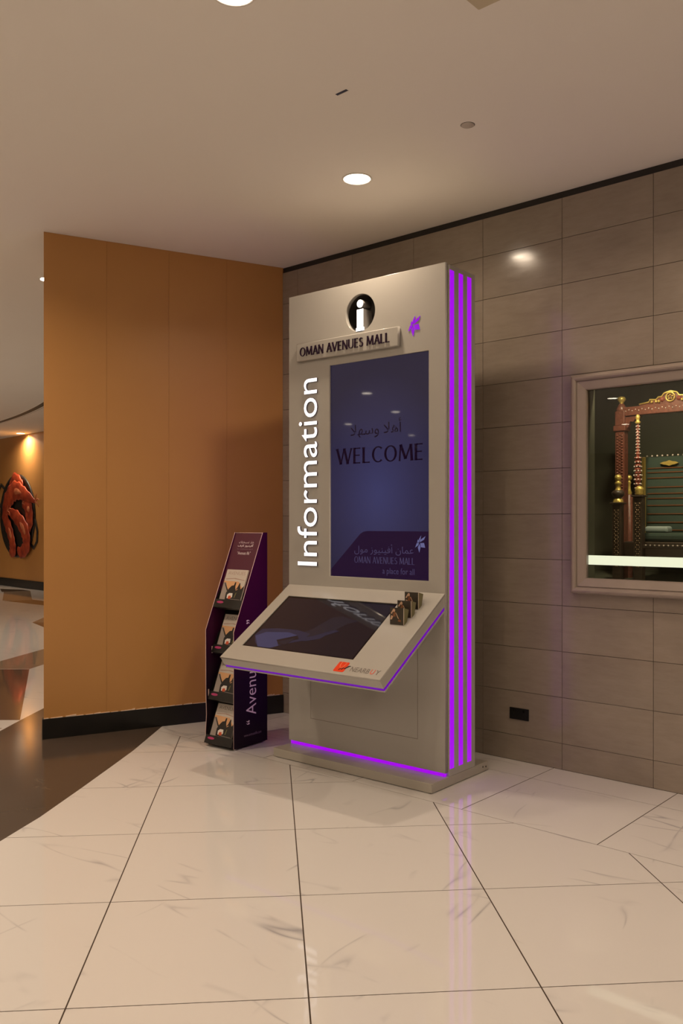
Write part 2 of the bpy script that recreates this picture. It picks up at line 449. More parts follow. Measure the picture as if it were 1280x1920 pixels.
for i in range(-5, 6):
    for j in range(-7, 5):
        c = G0 + GB*((i+.5)*TS) + GA*((j+.5)*TS)
        h = TS/2-gap/2
        poly = [tuple(c+GB*sx*h+GA*sy*(TS/2-gap/2*.8)) for sx, sy in ((-1, -1), (1, -1), (1, 1), (-1, 1))]
        q = clip(poly, bp, bn); q = clip(q, (-3.0, 0), (1, 0)); q = clip(q, (CORNER.x+on.x*.02, CORNER.y+on.y*.02), on)
        if area(q) < .002: continue
        if abs(area(q)-area(poly)) < 1e-5:
            if full is None:
                full = MB().prism([(-h, -h-.0005), (h, -h-.0005), (h, h+.0005), (-h, h+.0005)], lambda p, k: (p[0], p[1], (-.0025, 0)[k])).mesh('tile', 'white_marble')
            link('tile', full, floor, (c.x, c.y, 0), (0, 0, ga))
        else: floor_piece('tile', q, 'white_marble')
for k in range(-5, 5):
    for d0, d1 in ((0.0, .30), (.30, BORD)):
        s0, s1 = .607+.8*k, .607+.8*(k+1)
        poly = [tuple(wpt(s, -d)[:2]) for s, d in ((s0+.0026, d1-.0020), (s1-.0026, d1-.0020), (s1-.0026, d0+.0020), (s0+.0026, d0+.0020))]
        q = clip(poly, (CORNER.x+on.x*.02, CORNER.y+on.y*.02), on)
        if area(q) > .002: floor_piece('tile', q, 'white_marble')
# dark curved band and the patterned corridor beyond it
inner = [(-3.0, 1.6), (-2.35, 2.6), (-1.98, 3.45), (-1.714, 4.335), (-1.638, 4.693), (-1.565, 5.223), (-1.505, 5.7), (-1.461, 6.067), (-1.407, 6.8), (-1.38, 7.3)]
outer = [(-3.9, 2.4), (-3.3, 3.3), (-3.0, 4.2), (-2.84, 4.9), (-2.76, 5.4), (-2.70, 5.9), (-2.66, 6.3), (-2.619, 6.625), (-2.599, 7.0), (-2.555, 7.6)]
for a in range(0, 9, 3):
    poly = inner[a:a+4] + outer[a:a+4][::-1]
    floor_piece('dark_band', poly, 'dark_marble', -.0025, .0007)
floor_piece('corridor_slab', outer[::-1] + [(-3.9, 1.0), (-18.5, 1.0), (-18.5, 33), (-3, 33)], 'white_marble', -.011, 0)
for m, poly in (('brown_marble', [(-5.6, 9.40), (-3.404, 9.42), (-2.605, 7.0), (-4.4, 7.0)]),
                ('taupe_marble', [(-5.6, 9.2), (-5.6, 9.42), (-3.41, 9.44), (-3.36, 9.74), (-2.2, 10.6), (-2.2, 12.2), (-3.767, 10.93), (-3.94, 9.96)]),
                ('taupe_marble', [(-4.954, 13.852), (-4.2, 13.9), (-4.2, 15.4), (-5.016, 14.553)]),
                ('brown_marble', [(-4.954, 13.84), (-4.555, 13.216), (-4.1, 12.6), (-4.2, 13.88)]),
                ('taupe_marble', [(-6.96, 17.74), (-6.444, 17.99), (-7.29, 20.24), (-7.79, 19.93)]),
                ('brown_marble', [(-6.93, 17.70), (-5.76, 16.71), (-5.2, 16.9), (-6.07, 17.62), (-6.44, 17.97)]),
                ('dark_marble', [(-8.26, 20.9), (-7.85, 19.95), (-7.80, 19.95), (-7.3, 20.26), (-7.62, 20.62)]),
                ('taupe_marble', [(-3.6, 7.0), (-2.64, 6.72), (-2.78, 6.4), (-3.7, 6.3)])):
    floor_piece('inlay', poly, m, -.0005, .0009)

# ------------------------------------------------------------------ ceiling
ceiling = struct(obj('ceiling', MB().box(-19, 9, -8, 34, CEIL, CEIL+.2), 'ceiling_paint'), 'smooth warm white plaster ceiling')
# curved slot vent over the corridor
va, vb, vc = Vector((-7.28, 18.417)), Vector((-6.26, 17.02)), Vector((-5.38, 15.609))
def circ3(a, b, c):
    d = 2*(a.x*(b.y-c.y)+b.x*(c.y-a.y)+c.x*(a.y-b.y))
    ux = (a.length_squared*(b.y-c.y)+b.length_squared*(c.y-a.y)+c.length_squared*(a.y-b.y))/d
    uy = (a.length_squared*(c.x-b.x)+b.length_squared*(a.x-c.x)+c.length_squared*(b.x-a.x))/d
    return Vector((ux, uy))
cc = circ3(va, vb, vc); cr = (va-cc).length; a_mid = math.atan2((vb-cc).y, (vb-cc).x)
def ring(r0, r1, z0, z1, span, n=60):
    m = MB(); 
    for i in range(n):
        a0 = a_mid-span+2*span*i/n; a1 = a_mid-span+2*span*(i+1)/n
        q = [(cc.x+r*math.cos(a), cc.y+r*math.sin(a)) for r, a in ((r0, a0), (r1, a0), (r1, a1), (r0, a1))]
        m.prism(q, lambda p, k: (p[0], p[1], (z0, z1)[k]))
    return m
sg = 1
span = min(1.2, 6.0/cr)
vent = thing('slot_vent', 'long curved dark slot vent in the corridor ceiling beyond the orange wall', 'vent')
obj('slot', ring(cr-.055, cr+.055, CEIL-.004, CEIL-.0005, span), 'vent_dark', vent)
obj('rim', ring(cr+.055, cr+.085, CEIL-.006, CEIL-.0005, span), 'ceiling_paint', vent)
obj('rim', ring(cr+.085, cr+.10, CEIL-.003, CEIL-.0005, span), 'vent_dark', vent)
obj('rim', ring(cr-.085, cr-.055, CEIL-.006, CEIL-.0005, span), 'ceiling_paint', vent)

# ------------------------------------------------------------------ stone wall with tiles, hole for the display case
HS0, HS1, HZ0, HZ1 = .79, 2.87, 1.20, 2.50
wall = link('wall_right', None); 
wm = MB()
for a, b, z0, z1 in ((-2.2, HS0, 0, CEIL), (HS1, 7.0, 0, CEIL), (HS0, HS1, 0, HZ0), (HS0, HS1, HZ1, CEIL)): wm.box(a, b, .014, .20, z0, z1)
bpy.data.objects.remove(wall)
wall = struct(obj('wall_right', wm, 'joint_dark', None, W0, (0, 0, WA)), 'wall clad in polished brown-grey stone tiles')
zs = [0.0] + [.169+.2975*k for k in range(12)] + [3.705]
TW = .597; share = {}
for c in range(-4, 7):
    s0 = .068+TW*c; s1 = s0+TW
    s0 = max(s0, -1.9)
    if s1-s0 < .02: continue
    for k in range(len(zs)-1):
        z0, z1 = zs[k], zs[k+1]; gp = .0013
        rects = [(s0, s1, z0, z1)]
        if s1 > HS0 and s0 < HS1 and z1 > HZ0 and z0 < HZ1:
            rects = []
            if s0 < HS0: rects.append((s0, HS0, z0, z1))
            if s1 > HS1: rects.append((HS1, s1, z0, z1))
            a, b = max(s0, HS0), min(s1, HS1)
            if z0 < HZ0: rects.append((a, b, z0, HZ0))
            if z1 > HZ1: rects.append((a, b, HZ1, z1))
            if not rects: continue
        cx, cz = (s0+s1)/2, (z0+z1)/2
        key = tuple(round(v, 4) for rc in rects for v in (rc[0]-cx, rc[1]-cx, rc[2]-cz, rc[3]-cz))
        if key not in share:
            t = MB()
            for x0, x1, a, b in rects:
                x0 += gp-cx if x0 == s0 else -cx; x1 -= (gp+cx) if x1 == s1 else cx
                a += gp-cz if a == z0 else -cz; b -= (gp+cz) if b == z1 else cz
                t.bbox(x0, x1, 0, .0145, a, b, .0008)
            share[key] = t.mesh('tile', 'stone_tile')
        link('tile', share[key], wall, (cx, 0, cz))
obj('shadow_gap', MB().box(-1.9, 7.0, .0125, .0138, 3.706, CEIL-.0005), 'gap_dark', wall)  # dark strip put in for the shade inside the gap
rest = struct(obj('trim_1', MB().box(.068+TW*7, 7.0, 0, .014, 0, 3.705), 'stone_tile', None, W0, (0, 0, WA)), 'plain end of the stone cladding')

# ------------------------------------------------------------------ orange wall, far wall, enclosure
back1 = CORNER + Vector((.25, .45, 0)); back2 = OEND + Vector((-.055, .30, 0))
om = MB().prism([CORNER[:2], OEND[:2], back2[:2], back1[:2]], lambda p, k: (p[0], p[1], (0, CEIL)[k]))
struct(obj('wall_left', om, 'orange_paint'), 'plain ochre orange partition wall beside the kiosk')
Lw_ = (OEND-CORNER).length; cuts = [0, .50, .985, 1.47, Lw_]
wl = bpy.data.objects['wall_left']
for a, b in zip(cuts, cuts[1:]):
    p0 = CORNER+od*(a+.0008); p1 = CORNER+od*(b-(.0008 if b < Lw_ else 0)); c_ = (p0+p1)/2
    pm = MB().prism([(q-c_)[:2] for q in (p0, p1, p1+on*.003, p0+on*.003)], lambda p, k: (p[0], p[1], (.001, CEIL-.001)[k])); obj('panel', pm, 'orange_paint', wl, c_)
bt = .015
b0 = CORNER+on*.001; b1 = OEND+on*.001+od*.012
bb = MB().prism([b0[:2], b1[:2], (b1+on*bt)[:2], (b0+on*bt)[:2]], lambda p, k: (p[0], p[1], (0, .15)[k]))
bb.prism([(OEND+od*.001)[:2], (OEND+od*.012)[:2], (back2+od*.012)[:2], (back2+od*.001)[:2]], lambda p, k: (p[0], p[1], (0, .15)[k]))
base = struct(obj('baseboard_left', bb, 'black_baseboard'), 'black skirting along the foot of the orange wall')
dp = MB(); L = (OEND-CORNER).length; x = .03
while x < L-.02:                       # paint line left along the top of the skirting
    w = random.uniform(.02, .10); h = random.choice((.004, .006, .006, .009, .013)); a = b0+od*x; b = b0+od*min(x+w, L)
    f = lambda p, k: (p[0]+on.x*(.0005+.010*k), p[1]+on.y*(.0005+.010*k), p[2])
    vs = [f((a.x, a.y, .1502), 0), f((b.x, b.y, .1502), 0), f((b.x, b.y, .1502+h*.5), 0), f((a.x, a.y, .1502+h), 0)]
    vs2 = [(v[0]+on.x*.009, v[1]+on.y*.009, v[2]-(.001 if i > 1 else 0)) for i, v in enumerate(vs)]
    dp.add(vs+vs2, [(0, 1, 2, 3), (4, 5, 6, 7), (0, 1, 5, 4), (1, 2, 6, 5), (2, 3, 7, 6), (3, 0, 4, 7)]); x += w*random.uniform(.9, 1.3)
obj('paint_line', dp, 'drip_paint', base)

FP = Vector((-6.98, 20.30, 0)); FU = Vector((.687, -.727, 0)).normalized(); FB = Vector((-FU.y, FU.x, 0)); FA = math.atan2(FU.y, FU.x)
struct(obj('wall_far', MB().box(-17.2, 4.5, 0, .2, 0, CEIL), 'orange_paint', None, FP, (0, 0, FA)), 'ochre orange wall at the far end of the corridor')
struct(obj('baseboard_far', MB().box(-17.2, 4.5, -.02, -.001, 0, .20), 'black_baseboard', None, FP, (0, 0, FA)), 'black skirting at the foot of the far orange wall')
struct(obj('wall_back', MB().box(-19, 9, -8, -7.8, 0, CEIL), 'beige_paint'), 'plain beige wall behind the viewer')
struct(obj('wall_side', MB().box(-19, -18.8, -8, 34, 0, CEIL), 'beige_paint'), 'plain beige wall at the far left of the hall')

# ------------------------------------------------------------------ downlights
def downlight(x, y, label, watts=LAMP_W, r=.083, group=None, spread=150, col=LAMP_C, dz=0):
    t = thing('ceiling_downlight', label, 'downlight', (x, y, CEIL), 0, group)
    obj('trim_ring', MB().lathe([(r, 0), (r+.012, -.001), (r+.012, -.004), (r+.004, -.006), (r, -.004), (r, 0)], seg=32), 'downlight_white', t)
    obj('diffuser', MB().lathe([(.0001, -.0025), (r*.6, -.0025), (r, -.002)], seg=32), 'lamp_face', t)
    l = bpy.data.lights.new('lamp', 'AREA'); l.shape = 'DISK'; l.size = r*1.9; l.energy = watts; l.color = col; l.spread = R(spread)
    link('lamp', l, t, (0, 0, -.008))
    return t
downlight(.097, 5.397, 'round recessed downlight in the ceiling just above the information kiosk', LAMP_W*1.12)
downlight(-.437, 3.50, 'round recessed downlight cut off by the top edge of the photo', LAMP_W*.75)
downlight(-2.575, 7.633, 'round recessed downlight peeping out past the left end of the orange wall')
downlight(-7.72, 20.78, 'small downlight washing the far orange wall above the prawn mural', 30, .09)
grp = 'downlights outside the picture'
downlight(-2.8, 5.0, 'added round recessed ceiling downlight outside the picture', LAMP_W*2.2, group=grp)  # unseen lamp, placed and boosted to brighten the orange wall
for x, y in ((-3.643, 3.316), (1.95, 3.85), (-8.367, 3.77), (-10.62, 2.715), (-12.83, 3.22), (-14.9, 1.24), (-.97, 1.67), (2.23, 1.86), (-4.17, 1.45), (-7.4, 1.2),
             (-1.5, -.19), (1.7, 0), (-4.7, -.4), (-7.9, -.6), (-11.1, -.8), (-2.04, -2.05), (1.16, -1.8), (-5.2, -2.3), (4.9, .3), (4.4, -1.6), (-2.6, -3.9), (.6, -3.7), (-5.8, -4.1), (3.8, -3.4),
             (-5.8, 7.0), (-6.2, 10.5), (-9.2, 9.5), (-9.5, 13.5), (-10.5, 18.5), (-3.8, 13.0), (-12.5, 7)):
    downlight(x, y, 'added round recessed ceiling downlight outside the picture', LAMP_W*(2.2 if y > 6 else .75 if 1.5 < y < 3 and x > -2 else 1.1 if x == 1.95 else 1), group=grp)  # unseen; some known from reflections, others added to light the hall
sl = bpy.data.lights.new('wall_wash', 'SPOT'); sl.energy = 130; sl.spot_size = R(34); sl.spot_blend = 1.0; sl.color = (1, .66, .28); sl.shadow_soft_size = .03
dl = [o for o in bpy.data.objects if o.get('label', '').startswith('small downlight')][0]
link('wall_wash', sl, dl, (.13, .16, -.03), (R(8), R(6), 0))

# ------------------------------------------------------------------ ceiling fittings
p = MB().lathe([(.0001, -.006), (.030, -.006), (.036, -.003), (.036, 0)], seg=28)
t = thing('sprinkler_cover', 'small round flush cover plate on the ceiling right of the downlight', 'cover plate', (.682, 4.669, CEIL))
obj('plate', p, 'cover_plate', t); obj('gap_ring', MB().lathe([(.036, -.0004), (.039, -.0004), (.039, 0)], seg=28), 'gap_dark', t)
t = thing('ceiling_slit', 'short dark blue slit in the ceiling above the kiosk', 'slit', (.001, 4.313, CEIL), math.atan2(-.0535, .0559))
obj('slit', MB().bbox(-.037, .037, -.008, .008, -.0015, 0.0, .0007), 'slot_blue', t); obj('rim', MB().box(-.039, .039, .008, .011, -.003, 0), 'downlight_white', t)
t = thing('hanging_sign_box', 'beige box hanging from the ceiling, cut off by the top right edge', 'ceiling sign', (.495, 3.12, 3.45), WA)
obj('box', MB().bbox(0, .9, -.10, 0, 0, .28, .004), 'sign_beige', t)
obj('hanger', MB().lathe([(.006, .28), (.006, .30)], (.15, -.05, 0), 10), 'chrome', t); obj('hanger', MB().lathe([(.006, .28), (.006, .30)], (.75, -.05, 0), 10), 'chrome', t)

# ------------------------------------------------------------------ wall socket
t = thing('wall_socket', 'black double power socket low on the stone wall right of the kiosk', 'socket', wpt(.355, 0, .277), WA)
obj('face_plate', MB().bbox(-.072, .072, -.010, -.0005, 0, .078, .003), 'black_plastic', t)
for sx in (-.036, .036):
    obj('switch', MB().bbox(sx-.007, sx+.007, -.0125, -.0095, .052, .068, .001), 'black_gloss', t)
    h = MB(); h.box(sx-.003, sx+.003, -.0108, -.0098, .034, .046); h.box(sx-.016, sx-.009, -.0108, -.0098, .014, .019); h.box(sx+.009, sx+.016, -.0108, -.0098, .014, .019)
    obj('pin_holes', h, 'gap_dark', t)

# ------------------------------------------------------------------ information kiosk
KA = R(-39.75)
kiosk = thing('information_kiosk', 'tall beige information kiosk with purple light strips and a sloping touch console', 'kiosk', (.1355, 5.621, 0), KA)
obj('plinth', MB().bbox(-.648, .648, -.162, .49, .004, .06, .003), 'kiosk_metal', kiosk)
sc = MB()
for sy in (.42, .46): sc.lathe([(.0001, .002), (.006, .002), (.007, 0)], (0, 0, 0), 10)
circle = [(-.0175+.1235*math.cos(2*math.pi*i/48), 2.969+.1245*math.sin(2*math.pi*i/48)) for i in range(48)]
px0, px1 = -.652, .634
SX0, SX1, SZ0, SZ1 = -.283, .520, 1.240, 2.658
me = curve_mesh([[(px0, .086), (px1, .086), (px1, 3.172), (px0, 3.172)], [(SX0, SZ0), (SX0, SZ1), (SX1, SZ1), (SX1, SZ0)], circle], .0125, .0025)
xform(me, Matrix.Translation((0, .015, 0)) @ UPRIGHT); setmat(me, 'kiosk_paint'); link('front_panel', me, kiosk)
body = MB(); body.bbox(.53, .648, .032, .33, .0605, 3.165, .003); body.bbox(-.648, -.53, .032, .33, .0605, 3.165, .003)
body.box(-.53, .53, .30, .329, .0605, 3.16); body.box(-.53, .53, .05, .30, 3.13, 3.16); body.box(-.53, .53, .05, .30, .0605, .08)
obj('body', body, 'kiosk_paint', kiosk)
for side in (1, -1):
    for y0 in (.030, .132, .231):
        y0 += .004
        x0, x1 = sorted((side*.640, side*.6492))
        obj('light_strip', MB().bbox(x0, x1, y0, y0+.048, .105, 3.135, .0008), 'purple_light', kiosk)
obj('foot_light', MB().bbox(-.640, .630, .006, .028, .0605, .0845, .002), 'purple_light', kiosk)
# round opening with the lit i
cav = MB().lathe([(.128, -.03), (.128, -.20), (.0001, -.20)], (-.0175, 0, 2.969), 40, 'y'); obj('icon_recess', cav, 'cavity', kiosk)
ib = MB(); ib.lathe([(.0255, .001), (.0255, -.09), (.0001, -.09)], (-.018, 0, 3.0285), 28, 'y'); ib.box(-.044, .009, -.001, .09, 2.872, 2.992); ib.box(-.052, .017, -.001, .09, 2.852, 2.872)
icon = obj('icon_letter', ib, 'grey_metal', kiosk)
fc = MB(); fc.lathe([(.0001, .002), (.0255, .002), (.0255, .0005)], (-.018, 0, 3.0285), 28, 'y'); fc.box(-.044, .009, -.002, -.0005, 2.872, 2.992); fc.box(-.052, .017, -.002, -.0005, 2.8515, 2.872)
obj('icon_face', fc, 'i_face', icon)
# plaque with raised capitals
me = curve_mesh([[(-.552, 2.713), (.302, 2.713), (.302, 2.825), (-.552, 2.825)]], .008, .006); xform(me, Matrix.Translation((0, -.0145, 0)) @ UPRIGHT); setmat(me, 'kiosk_paint')
plaque = link('name_plaque', me, kiosk)
for L_ in caps('OMAN AVENUES MALL', -.522, .243, 2.739, 2.799):
    m = MB()
    for q in L_: m.prism(q, lambda p, k: (p[0], (-.0285, -.0345)[k], p[1]))
    obj('letter', m, 'plaque_text', plaque)
# star emblem
def star(cx, cz, s, y0, y1, m):
    pet = [[(.02, .06), (.10, .30), (.62, .62), (.46, .30)], [(-.03, .06), (-.09, .34), (.14, .68), (.07, .28)], [(-.08, .04), (-.30, .02), (-.22, .30), (-.11, .26)],
           [(-.09, -.02), (-.34, -.02), (-.52, -.44), (-.20, -.24)], [(-.03, -.10), (-.22, -.42), (-.06, -.90), (.07, -.40)], [(.03, -.02), (.46, .0), (.58, -.44), (.12, -.40)]]
    for q in pet: m.prism([(cx+a*s, cz+b*s) for a, b in q], lambda p, k: (p[0], (y0, y1)[k], p[1]))
    return m
obj('star_emblem', star(.408, 2.828, .078, -.0005, -.004, MB()), 'purple_emblem', kiosk)
# lit vertical lettering
word = 'Information'; Lw = []
for i, ch in enumerate(word):
    w = text_curve(word[:i+1]); r1 = bounds(w)[1]
    c = text_curve(ch, extrude=.02, bold=-.003); f = text_curve(ch, bold=.0); a0, a1, _, _ = bounds(f)
    Lw.append((c, r1-a1)); bpy.data.meshes.remove(w); bpy.data.meshes.remove(f)
tot = bounds(text_curve(word)); Tx = (2.584-1.306)/(tot[1]-tot[0]); capH = .73; Ty = (.571-.384)/capH
for c, off in Lw:
    for v in c.vertices: v.co = Vector(((v.co.x+off-tot[0])*Tx, v.co.y*Ty, v.co.z))
    c2 = c.copy()
    # text x -> kiosk z, text y -> -x (top of the letters to the left), face to -y
    M1 = Matrix(((0, -1, 0, -.384), (0, 0, -.25, -.0065), (1, 0, 0, 1.306), (0, 0, 0, 1)))
    xform(c, M1); setmat(c, 'letter_return'); 
    lo = link('letter', c, kiosk)
    for v in c2.vertices: v.co.z = .02 if v.co.z > 0 else .0
    M2 = Matrix(((0, -1, 0, -.384), (0, 0, -.1, -.0115), (1, 0, 0, 1.306), (0, 0, 0, 1)))
    xform(c2, M2); setmat(c2, 'white_letter'); link('letter_face', c2, lo)
# display
obj('display_bezel', MB().box(SX0-.02, SX1+.02, .031, .06, SZ0-.02, SZ1+.02), 'black_plastic', kiosk)
scr = obj('display', MB().box(SX0+.003, SX1-.003, .012, .0305, SZ0+.003, SZ1-.003), 'screen_image', kiosk)
ft = [(SX0+.003, SZ0+.003), (SX1-.003, SZ0+.003), (SX1-.003, 1.546), (.035, 1.546), (.0, 1.541), (-.028, 1.526), (-.055, 1.50), (SX0+.003, 1.285)]
obj('footer_banner', MB().prism(ft, lambda p, k: (p[0], (.0119, .0114)[k], p[1])), 'screen_purple', scr)
def words(me, n):                       # cut a line of lettering into its n words at the widest gaps
    if n < 2: return [me]
    vs = [v.co.copy() for v in me.vertices]; fs = [list(p.vertices) for p in me.polygons]
    iv = sorted((min(vs[i].x for i in f), max(vs[i].x for i in f)) for f in fs); gaps = []; hi = iv[0][1]
    for a, b in iv:
        if a > hi: gaps.append((a-hi, (a+hi)/2))
        hi = max(hi, b)
    cut = sorted(c for _, c in sorted(gaps, reverse=True)[:n-1]); out = []
    for lo, up in zip([-1e9]+cut, cut+[1e9]):
        sel = [f for f in fs if lo < vs[f[0]].x < up]; idx = {i: k for k, i in enumerate(sorted({i for f in sel for i in f}))}
        w = bpy.data.meshes.new('print'); w.from_pydata([vs[i] for i in idx], [], [[idx[i] for i in f] for f in sel])
        for mm in me.materials: w.materials.append(mm)
        out.append(w)
    return out
def flat_text(body, x0, x1, z0, z1, y, m, parent, name='print', bold=0., shear=0., space=1.):
    me = fit(text_curve(body, 0, bold, shear, space), x0, x1, z0, z1); xform(me, Matrix.Translation((0, y, 0)) @ UPRIGHT); setmat(me, m)
    for w in words(me, len(body.split(' '))): link(name, w, parent)
def flat_caps(word, x0, x1, z0, z1, y, m, parent, name='print'):
    Ls = caps(word, x0, x1, z0, z1); k = 0
    for wd in word.split(' '):
        mb = MB()
        for L_ in Ls[k:k+len(wd)]:
            for q in L_: mb.add([(a, y, b) for a, b in q], [(0, 1, 2, 3)])
        k += len(wd); obj(name, mb, m, parent)
for L_ in caps('WELCOME', -.228, .470, 1.988, 2.092):
    mb = MB()
    for q in L_: mb.add([(a, .0116, b) for a, b in q], [(0, 1, 2, 3)])
    obj('letter', mb, 'screen_text', scr)
flat_text(arabic('أهلا وسهلا'), -.108, .305, 2.150, 2.265, .0116, 'screen_text', scr, bold=.002)
flat_text(arabic('عمان أفينيوز مول'), -.076, .397, 1.392, 1.462, .0110, 'screen_pale2', scr)
flat_caps('OMAN AVENUES MALL', -.076, .405, 1.337, 1.379, .0110, 'screen_pale2', scr)
flat_text('a place for all', .155, .405, 1.262, 1.312, .0110, 'screen_pale2', scr)
obj('print', star(.445, 1.475, .068, .0113, .0109, MB()), 'screen_star', scr)
# lower access panel seam
sm = MB(); sm.box(-.452, .437, -.0004, .0005, .2605, .2635); sm.box(.4345, .437, -.0004, .0005, .2635, 1.0); sm.box(-.452, -.4495, -.0004, .0005, .2635, 1.0)
obj('access_panel_seam', sm, 'seam', kiosk)
# screws on the plinth
for y in (.425, .462): obj('screw', MB().lathe([(.0001, .002), (.005, .002), (.006, 0)], (0, 0, 0), 12), 'gap_dark', kiosk, (.648, y, .035 if y < .45 else .03), (0, R(90), 0))

# console (u across, v down the slope, w out of the slope)
CT, ST = .8328, .5535; CZ = 1.172; CL = .777
def con(u, v, w): return (u, -CT*v-ST*w, CZ-ST*v+CT*w)
MC = Matrix(((1, 0, 0, 0), (0, CT, -ST, 0), (0, ST, CT, CZ), (0, 0, 0, 1)))       # drawing (x, y=-v, z=w) -> kiosk
k_ = ST/CT
CX0, CX1 = -.648, .634
def slab(w0, w1, ins=0.):
    return MB().prism([(k_*-w0-.000, w0), (CL-ins, w0), (CL-ins, w1), (k_*-w1, w1)], lambda p, k: con((CX0+ins, CX1-ins)[k], p[0]+.002, p[1]))
console = obj('console', slab(-.012, -.066), 'kiosk_paint', kiosk)
TU0, TU1, TV0, TV1 = -.560, .363, .124, .653
me = curve_mesh([[(CX0, -CL-.002), (CX1, -CL-.002), (CX1, -.003), (CX0, -.003)], [(TU0, -TV0), (TU1, -TV0), (TU1, -TV1), (TU0, -TV1)]], .0045, .0015)
xform(me, MC @ Matrix.Translation((0, 0, -.006))); setmat(me, 'kiosk_paint'); link('console_top', me, console)
obj('console_light', slab(-.0655, -.0845, .004), 'purple_dim', console); obj('console_tray', slab(-.0845, -.093), 'kiosk_paint', console)
br = MB().prism([(.07, -.094), (.55, -.094), (.16, -.26), (.19, -.28)], lambda p, k: con((-.25, .25)[k], p[0], p[1])); obj('console_bracket', br, 'kiosk_metal', console)
def cplate(u0, u1, v0, v1, w0, w1): return MB().prism([(u0, v0), (u1, v0), (u1, v1), (u0, v1)], lambda p, k: con(p[0], p[1], (w0, w1)[k]))
ts = obj('touch_screen', cplate(TU0, TU1, TV0, TV1, -.0115, -.0055), 'black_gloss', console)
obj('touch_image', cplate(TU0+.016, TU1-.016, TV0+.016, TV1-.012, -.0054, -.0050), 'touch_glass', ts)
def cpoly(pts, w, m, parent, name='print'):
    return obj(name, MB().add([con(a, b, w) for a, b in pts], [list(range(len(pts)))]), m, parent)
cpoly([(-.183, .483), (-.12, .425), (-.042, .303), (.026, .283), (.179, .315), (.111, .348), (.058, .415), (-.055, .485), (-.137, .508)], -.0048, 'touch_grey', ts)
cpoly([(-.540, .537), (-.482, .603), (-.428, .640), (-.32, .640), (-.27, .611), (-.205, .578), (-.117, .541), (-.106, .473), (-.228, .451), (-.402, .454), (-.521, .475)], -.0047, 'touch_blue2', ts)
cpoly([(-.528, .545), (-.429, .640), (-.323, .640), (-.27, .611), (-.315, .568), (-.192, .499), (-.281, .48), (-.466, .5)], -.0046, 'touch_blue', ts)
cpoly([(-.325, .561), (-.279, .6), (-.22, .6), (-.198, .552), (-.158, .531), (-.187, .498)], -.0045, 'touch_glass', ts)
cpoly([(-.300, .572), (-.262, .592), (-.225, .588), (-.19, .535), (-.205, .528)], -.0044, 'touch_grey', ts)
cpoly([(-.189, .502), (-.169, .487), (-.133, .513), (-.055, .485), (-.001, .447), (.058, .415), (.094, .423), (.019, .475), (.002, .507), (-.095, .542), (-.136, .544)], -.0043, 'touch_blue2', ts)
# logo on the console
rr = []
for (a, b, s) in ((.352, .752, 0), (.352, .690, 1), (.294, .690, 2), (.294, .752, 3)):
    for k in range(5): q = R(-90+0+s*90+k*22.5); rr.append((a+.010*math.cos(q), b-.010*math.sin(q)))
lg = obj('logo_bag', MB().prism(rr, lambda p, k: con(p[0], p[1], (-.0002, .0008)[k])), 'logo_red', console)
hp = [(.306+.034*(1-math.cos(math.pi*i/12))/2, .695+ (.034*math.sin(math.pi*i/12))) for i in range(13)]
hp = [(.308, .682)] + hp + [(.342, .682)]
obj('logo_handle', MB().tube([con(a, b, .0010) for a, b in hp], .0016, 6), 'logo_light', lg)
obj('logo_arrow', MB().tube([con(a, b, .0012) for a, b in ((.318, .748), (.328, .735), (.336, .742), (.346, .728), (.356, .733), (.372, .712), (.384, .706))], [.002, .0025, .003, .003, .0035, .004, .001], 6), 'logo_black', lg)
def ctext(body, u0, u1, v0, v1, w, m, parent, shear=0., bold=0.):
    me = fit(text_curve(body, 0, bold, shear), u0, u1, -v1, -v0); xform(me, MC @ Matrix.Translation((0, 0, w))); setmat(me, m); return link('print', me, parent)
ctext('NEARB', .397, .531, .709, .747, .0009, 'logo_text', console, -.02, -.004)
ctext('U', .540, .566, .709, .747, .0009, 'logo_red', console, -.02, -.004)
ctext('Y', .574, .603, .709, .747, .0009, 'logo_text', console, -.02, -.004)

